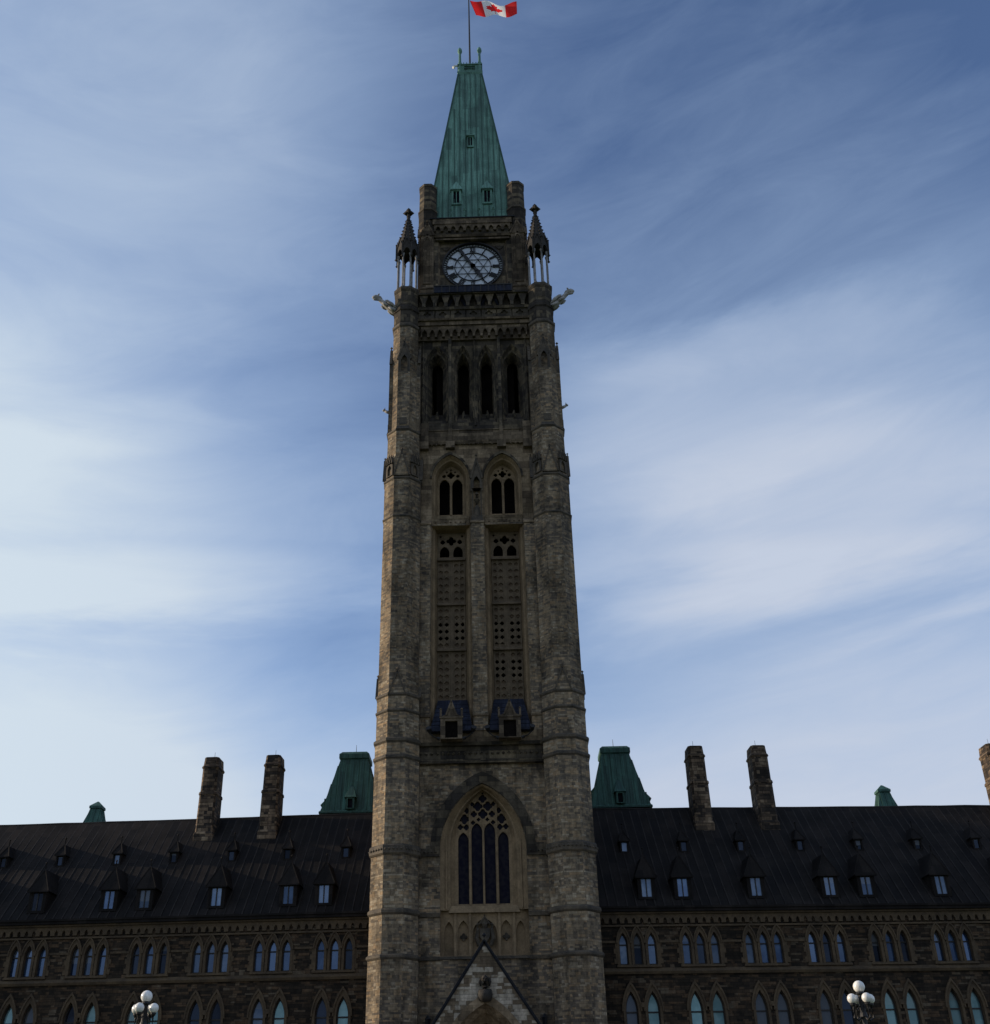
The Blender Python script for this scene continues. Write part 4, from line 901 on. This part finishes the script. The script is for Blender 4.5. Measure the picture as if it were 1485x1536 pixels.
# ================================================================== wings
TH = 0.045
Y0 = 2.6
BAY = [9.1+3.74*i for i in range(8)]
WEND = 38.6
def wing(sg, label):
    root = empty('building_wing', (0, 0, 0), -sg*-TH if False else 0, label, 'building')
    # local frame: u outward from the tower, turned slightly back
    root.rotation_euler = (0, 0, sg*TH)
    def X(u): return sg*u
    def pl(pts): return pts if sg > 0 else mirror(pts)
    rnd = random.Random(11 if sg > 0 else 5)
    wall = MB(); holes = []
    for bc in BAY:
        for o_ in (-.845, 0, .845): holes.append(pl(arch(bc+o_, .235, 10.82, 11.95, 12.56, 4)))
        for o_ in (-.63, .63): holes.append(pl(arch(bc+o_, .34, 4.6, 8.35, 9.35, 5)))
    wall.plate(pl(rect(4.6, WEND, 0, 13.9)), holes, Y0, Y0+.32, sides=False, hm=1)
    xe = X(WEND); wall.face([(xe, Y0, 0), (xe, 16, 0), (xe, 16, 13.9), (xe, Y0, 13.9)]); wall.face([(xe, 16, 0), (X(4.6), 16, 0), (X(4.6), 16, 13.9), (xe, 16, 13.9)])
    wall.face([(xe, 2.3, 13.9), (xe, 16.6, 13.9), (xe, 9.45, 21.6)])
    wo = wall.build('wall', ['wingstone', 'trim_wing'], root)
    # cornice
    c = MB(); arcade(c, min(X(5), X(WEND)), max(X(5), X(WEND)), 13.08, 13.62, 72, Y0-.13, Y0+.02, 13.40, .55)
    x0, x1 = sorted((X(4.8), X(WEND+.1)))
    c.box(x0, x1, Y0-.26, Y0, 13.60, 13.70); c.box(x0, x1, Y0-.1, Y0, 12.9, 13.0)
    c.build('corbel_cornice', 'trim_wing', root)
    c = MB(); c.box(x0, x1, Y0-.42, Y0, 13.71, 13.93); c.build('gutter', 'roof', root)
    # string courses
    c = MB()
    c.hexa([(x0, Y0-.12, 10.28), (x1, Y0-.12, 10.28), (x1, Y0, 10.28), (x0, Y0, 10.28), (x0, Y0-.18, 10.42), (x1, Y0-.18, 10.42), (x1, Y0, 10.62), (x0, Y0, 10.62)])
    c.build('string_course', 'trim_wing', root)
    edges = [6.0]+[b_ for bc in BAY for b_ in (bc-1.3, bc+1.3)]+[WEND]
    for a, b_ in zip(edges[0::2], edges[1::2]):
        xa, xb = sorted((X(a), X(b_))); c = MB(); c.box(xa, xb, Y0-.05, Y0, 12.0, 12.12); c.build('impost_band', 'trim_wing', root)
    glass = ['g0', 'g0', 'g0', 'g1', 'g2']; glow = ['g3', 'g3', 'g1', 'g2']
    darkbays = {2} if sg > 0 else {2}
    for bi, bc in enumerate(BAY):
        s = MB()
        for o_ in (-.845, 0, .845):
            s.band(pl(arch(bc+o_, .40, 10.7, 11.9, 12.93, 4)), pl(arch(bc+o_, .245, 10.7, 11.95, 12.58, 4)), Y0-.05-.01*abs(o_), Y0+.02, 0)
            hd_o, hd_i = arch(bc+o_, .43, 11.9, 12.0, 13.0, 4)[1:-1], arch(bc+o_, .37, 11.9, 11.95, 12.9, 4)[1:-1]
            s.band(pl(hd_o), pl(hd_i), Y0-.12-.01*abs(o_), Y0)
        xa, xb = sorted((X(bc-1.3), X(bc+1.3)))
        s.hexa([(xa, Y0-.1, 10.66), (xb, Y0-.1, 10.66), (xb, Y0+.02, 10.66), (xa, Y0+.02, 10.66), (xa, Y0-.1, 10.74), (xb, Y0-.1, 10.74), (xb, Y0+.05, 10.83), (xa, Y0+.05, 10.83)])
        for q in range(4):
            for e in (-1, 1):
                wq = .10 if q % 2 else .2; qa, qb = sorted((X(bc+e*1.24), X(bc+e*(1.24+wq)))); s.box(qa, qb, Y0-.035, Y0, 10.85+.28*q, 11.13+.28*q)
        s.build('window_surround', 'trim_wing', root)
        s = MB()
        for o_ in (-.63, .63):
            s.band(pl(arch(bc+o_, .50, 4.5, 8.3, 9.72, 5)), pl(arch(bc+o_, .35, 4.5, 8.35, 9.37, 5)), Y0-.05, Y0+.02)
            s.band(pl(arch(bc+o_, .58, 8.0, 8.3, 9.9, 5)[1:-1]), pl(arch(bc+o_, .50, 8.0, 8.3, 9.72, 5)[1:-1]), Y0-.12, Y0)
        s.box(X(bc)-.09, X(bc)+.09, Y0-.16, Y0, 8.5, 8.75); s.build('window_surround', 'trim_wing', root)
        for o_ in (-.845, 0, .845):
            f = MB(); ar = pl(arch(bc+o_, .235, 10.82, 11.95, 12.56, 4)); ai = pl(arch(bc+o_, .195, 10.87, 11.95, 12.46, 4))
            f.band(ar, ai, Y0+.22, Y0+.3, closed=True); f.box(X(bc+o_)-.2, X(bc+o_)+.2, Y0+.2, Y0+.3, 11.88, 11.95)
            fo = f.build('window', 'frame', root)
            gm = rnd.choice(glass)
            g_ = MB(); g_.plate(ai, [], Y0+.285, Y0+.3, sides=False); go = g_.build('pane', gm, fo)
        for o_ in (-.63, .63):
            f = MB(); ar = pl(arch(bc+o_, .34, 4.6, 8.35, 9.35, 5)); ai = pl(arch(bc+o_, .29, 4.66, 8.35, 9.22, 5))
            f.band(ar, ai, Y0+.22, Y0+.3, closed=True); f.box(X(bc+o_)-.3, X(bc+o_)+.3, Y0+.2, Y0+.3, 8.22, 8.30); f.box(X(bc+o_)-.3, X(bc+o_)+.3, Y0+.2, Y0+.3, 6.4, 6.48)
            fo = f.build('window', 'frame', root)
            gm = 'g2' if bi in darkbays else rnd.choice(glow)
            g_ = MB(); g_.plate(ai, [], Y0+.285, Y0+.3, sides=False); g_.build('pane', gm, fo)
    # roof
    SLP = (21.62-13.9)/(9.45-2.28)
    zr = lambda y: 13.9+(y-2.28)*SLP
    r_ = MB()
    x0, x1 = sorted((X(4.6), X(WEND+.25)))
    r_.hexa([(x0, 2.28, 13.9), (x1, 2.28, 13.9), (x1, 16.62, 13.9), (x0, 16.62, 13.9), (x0, 9.35, 21.62), (x1, 9.35, 21.62), (x1, 9.55, 21.62), (x0, 9.55, 21.62)])
    r_.box(x0, x1, 2.1, 2.4, 13.88, 14.0)
    roof = r_.build('roof', 'roof', root)
    s = MB()
    u = 5.3
    while u < WEND:
        s.bar((X(u), 2.28, 13.93), (X(u), 9.4, 21.64), .045, .07, updir=(1, 0, 0)); u += .56
    s.tube([(X(4.7+i_*1.7), 9.45, 21.66+rnd.uniform(-.02, .02)) for i_ in range(21)], [.09]*21, 8)
    s.build('roof_seams', 'seam', roof)
    # dormers
    def dormer(u, y, hw, zb, zt, apex, over, nm, glaz, mull, both=True):
        d = MB(); x = X(u)
        d.plate(rect(x-hw, x+hw, zb, zt), [rect(x-hw*.62, x+hw*.62, zb+.16, zt-.08)], y, y+2.0)
        yb = 2.28+(zt-13.9)/SLP+.1; ya = 2.28+(apex-13.9)/SLP
        a = [(x-hw-over, y-over, zt), (x+hw+over, y-over, zt), (x+hw+over, yb+.3, zt), (x-hw-over, yb+.3, zt)]
        tp = (x, y+.45, apex-.05); tb = (x, ya+.1, apex)
        d.face([a[0], a[1], tp]); d.face([a[1], a[2], tb, tp]); d.face([a[3], a[0], tp, tb]); d.face([a[0], a[3], a[2], a[1]])
        d.bar(a[0], tp, .06); d.bar(a[1], tp, .06); d.box(x-hw-over, x+hw+over, y-over-.02, y-over+.08, zt-.07, zt-.002)
        d.bar((x, y+.45, apex-.1), (x, y+.45, apex+.35), .05); d.crocket((x, y+.45, apex+.35), .08)
        do = d.build(nm, 'roof', root)
        gq = MB(); gq.box(x-hw*.62, x+hw*.62, y+.1, y+.13, zb+.16, zt-.08); gq.build('pane', glaz, do)
        if mull:
            fq = MB(); fq.box(x-.03, x+.03, y+.04, y+.1, zb+.16, zt-.08)
            for e in (-1, 1): fq.box(x+e*hw*.60-.03, x+e*hw*.60+.03, y+.05, y+.1, zb+.16, zt-.08)
            fq.build('mullion', 'frame', do)
    for i, u in enumerate((9.3, 13.15, 16.85, 20.7, 24.5, 28.35, 32.2, 35.95)):
        z = 18.0; y = 2.28+(z-13.9)/SLP-.1
        dormer(u, y, .27, 17.9, 18.72, 19.55, .09, 'roof_dormer', 'g1' if (sg > 0 and i == 0) or (sg < 0 and i == 4) else 'g2', False)
    for i, u in enumerate((9.95, 12.15, 16.62, 21.12, 23.37, 27.92, 32.3, 34.55)):
        dormer(u, 2.75, .54, 14.48, 15.78, 17.25, .13, 'roof_dormer', 'g2' if (sg < 0 and i == 5) else ('g1' if i % 3 != 1 else 'g0'), True)
    # chimneys
    for u in (15.05, 19.42, 35.85)[:3 if sg > 0 else 2]:
        c = MB(); xc, yc = X(u), 8.55
        def cp(a_, b__, ch, z): return [(xc-a_+ch, yc-b__, z), (xc+a_-ch, yc-b__, z), (xc+a_, yc-b__+ch, z), (xc+a_, yc+b__-ch, z), (xc+a_-ch, yc+b__, z), (xc-a_+ch, yc+b__, z), (xc-a_, yc+b__-ch, z), (xc-a_, yc-b__+ch, z)]
        st = [(.64, .92, .02, 17), (.64, .92, .02, 20.25), (.60, .86, .1, 20.4), (.59, .84, .14, 22.9), (.64, .89, .16, 22.95), (.63, .88, .16, 23.1), (.56, .8, .15, 23.2), (.55, .79, .15, 24.75), (.62, .86, .17, 24.85), (.60, .84, .17, 24.95), (.54, .76, .15, 25.05), (.50, .72, .15, 25.6)]
        rg = [cp(*a_) for a_ in st]
        for A, B in zip(rg, rg[1:]):
            for i in range(8): j = (i+1) % 8; c.face([A[i], A[j], B[j], B[i]])
        c.face(rg[-1]); co = c.build('chimney', 'rubble_chim', root)
        lr = MB(); lr.tube([(xc, yc, 25.5), (xc, yc, 26.15)], [.02, .01], 6); lr.build('lightning_rod', 'black', co)
    return root
MT['rubble_chim'] = rubble('chimney_rubble', [(0.0, (.03, .025, .022)), (0.4, (.085, .062, .045)), (0.75, (.17, .12, .08)), (1.0, (.25, .19, .13))], w=0.45, h=0.2, mortar=0.55, grime=(0.5, 1.0))
wing(-1, 'long stone building wing left of the clock tower under a dark seamed roof')
wing(1, 'long stone building wing right of the clock tower under a dark seamed roof')

# ================================================================== towers with copper roofs behind the wings
def mansard(x, y, topw, topz, botw, botz, label, small=False, rz=0):
    root = empty('roof_tower', (x, y, 0), rz, label, 'tower', 'copper roofed towers behind the wings')
    s = MB(); s.prism(0, 0, [(botw-.15, 0), (botw-.15, botz)], n=4, rot=math.pi/4); s.build('wall', 'wingstone', root)
    r_ = MB()
    if small:
        r_.prism(0, 0, [(botw, botz), (topw-.02, topz-.35), (topw+.08, topz-.3), (topw+.08, topz-.12), (.05, topz+.32)], n=4, rot=math.pi/4)
    else:
        r_.prism(0, 0, [(botw+.1, botz-.12), (botw+.1, botz), (botw, botz+.1), (botw-.3, botz+1.0), (topw, topz-.5), (topw+.1, topz-.42), (topw+.1, topz-.1), (topw-.1, topz+.1), (.1, topz+.25)], n=4, rot=math.pi/4)
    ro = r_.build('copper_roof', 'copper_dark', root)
    m = MB(); prof = [(botw, botz+.1), (topw, topz-.5)] if not small else [(botw, botz), (topw, topz-.35)]
    def sm(mb):
        n_ = 6 if not small else 3
        for i in range(-n_, n_+1):
            x_ = i*.38*(1 if not small else 1.0)
            t0 = 0.0; (a0, z0), (a1, z1) = prof
            if abs(x_) > a0: continue
            te = 1.0 if abs(x_) <= a1 else (a0-abs(x_))/(a0-a1)
            if not small:
                # follow the flare
                am, zm = botw-.3, botz+1.0
                mb.bar((x_, -a0-.01, z0), (x_, -am-.01, zm), .04, .06); 
                te2 = 1.0 if abs(x_) <= a1 else max(0, (am-abs(x_))/(am-a1)); mb.bar((x_, -am-.01, zm), (x_, -(am+(a1-am)*te2)-.01, zm+(z1-zm)*te2), .04, .06)
            else: mb.bar((x_, -a0-.01, z0), (x_, -(a0+(a1-a0)*te)-.01, z0+(z1-z0)*te), .04, .05)
    rot4(sm, m, A4); m.build('standing_seams', 'copper_dark', ro)
    if not small:
        d = MB(); yb = -botw+.05
        d.plate(rect(-.3, .3, botz+.15, botz+.95), [rect(-.17, .17, botz+.2, botz+.85)], yb-.25, yb+.9)
        a = [(-.42, yb-.35, botz+.95), (.42, yb-.35, botz+.95), (.42, yb+.9, botz+.95), (-.42, yb+.9, botz+.95)]; tp = (0, yb+.75, botz+2.3)
        for i in range(4): d.face([a[i], a[(i+1) % 4], tp])
        d.face(a[::-1]); d.bar((0, yb+.75, botz+2.2), (0, yb+.75, botz+2.6), .05)
        do = d.build('roof_dormer', 'copper_dark', root)
        q = MB(); q.box(-.17, .17, yb-.05, yb-.02, botz+.2, botz+.85); q.build('pane', 'lead', do)
        for sx in (-1, 1):
            d2 = copyobj(do, root, rz=sx*math.pi/2)
        lr = MB(); lr.tube([(0, 0, topz), (0, 0, topz+.9)], [.03, .012], 6); lr.build('lightning_rod', 'black', root)
    return root
mansard(-9.55, 13.7, 1.0, 26.95, 2.12, 22.35, 'broad green copper roofed tower just left of the clock tower, behind the ridge')
mansard(9.55, 13.7, 1.0, 26.95, 2.12, 22.35, 'broad green copper roofed tower just right of the clock tower, behind the ridge')
mansard(-31.25, 21.4, .42, 25.8, .85, 23.9, 'small green copper roof turret behind the ridge near the left edge', True)
mansard(31.25, 21.4, .42, 25.8, .85, 23.9, 'small green copper roof turret behind the ridge near the right edge', True)

# ================================================================== street lamps
def lamp(x, y, h, rz, label, first=None):
    root = empty('street_lamp', (x, y, 0), rz, label, 'street lamp', 'globe street lamps in front of the building')
    if first:
        for ch in first.children:
            c = copyobj(ch, root)
            for g2 in ch.children: copyobj(g2, c)
        return root
    p_ = MB(); p_.prism(0, 0, [(.26, 0), (.26, .3), (.2, .4), (.17, 1.0), (.12, 1.1), (.085, 1.3), (.07, h-.9), (.12, h-.85), (.1, h-.75), (.08, h-.7), (.08, h-.25), (.13, h-.2), (.1, h-.14)], n=12)
    p_.build('post', 'black', root)
    gb = MB(); gb.ball((0, 0, h), .175, 24, 16); gb.build('globe', 'globe', root, smooth=True)
    for i in range(4):
        a = math.pi/2*i; ux, uy = math.cos(a), math.sin(a); rr = .31
        ar = MB(); ar.tube([(ux*.06, uy*.06, h-.85), (ux*.2, uy*.2, h-.95), (ux*.33, uy*.33, h-.88), (ux*rr, uy*rr, h-.62), (ux*rr, uy*rr, h-.52)], [.035, .035, .03, .03, .07], 8)
        ar.tube([(ux*.08, uy*.08, h-.55), (ux*.2, uy*.2, h-.66), (ux*.28, uy*.28, h-.58), (ux*.22, uy*.22, h-.5)], [.018]*4, 6)
        ar.prism(ux*rr, uy*rr, [(.05, h-.56), (.08, h-.52), (.085, h-.47)], n=10)
        ao = ar.build('lamp_arm', 'black', root)
        gg_ = MB(); gg_.ball((ux*rr, uy*rr, h-.345), .145, 20, 14); gg_.build('globe', 'globe', ao, smooth=True)
    return root
lp = lamp(-9.93, -30.05, 5.83, R(-18), 'black five globe street lamp in front of the left wing')
lamp(12.05, -29.5, 5.88, R(17), 'black five globe street lamp in front of the right wing', lp)
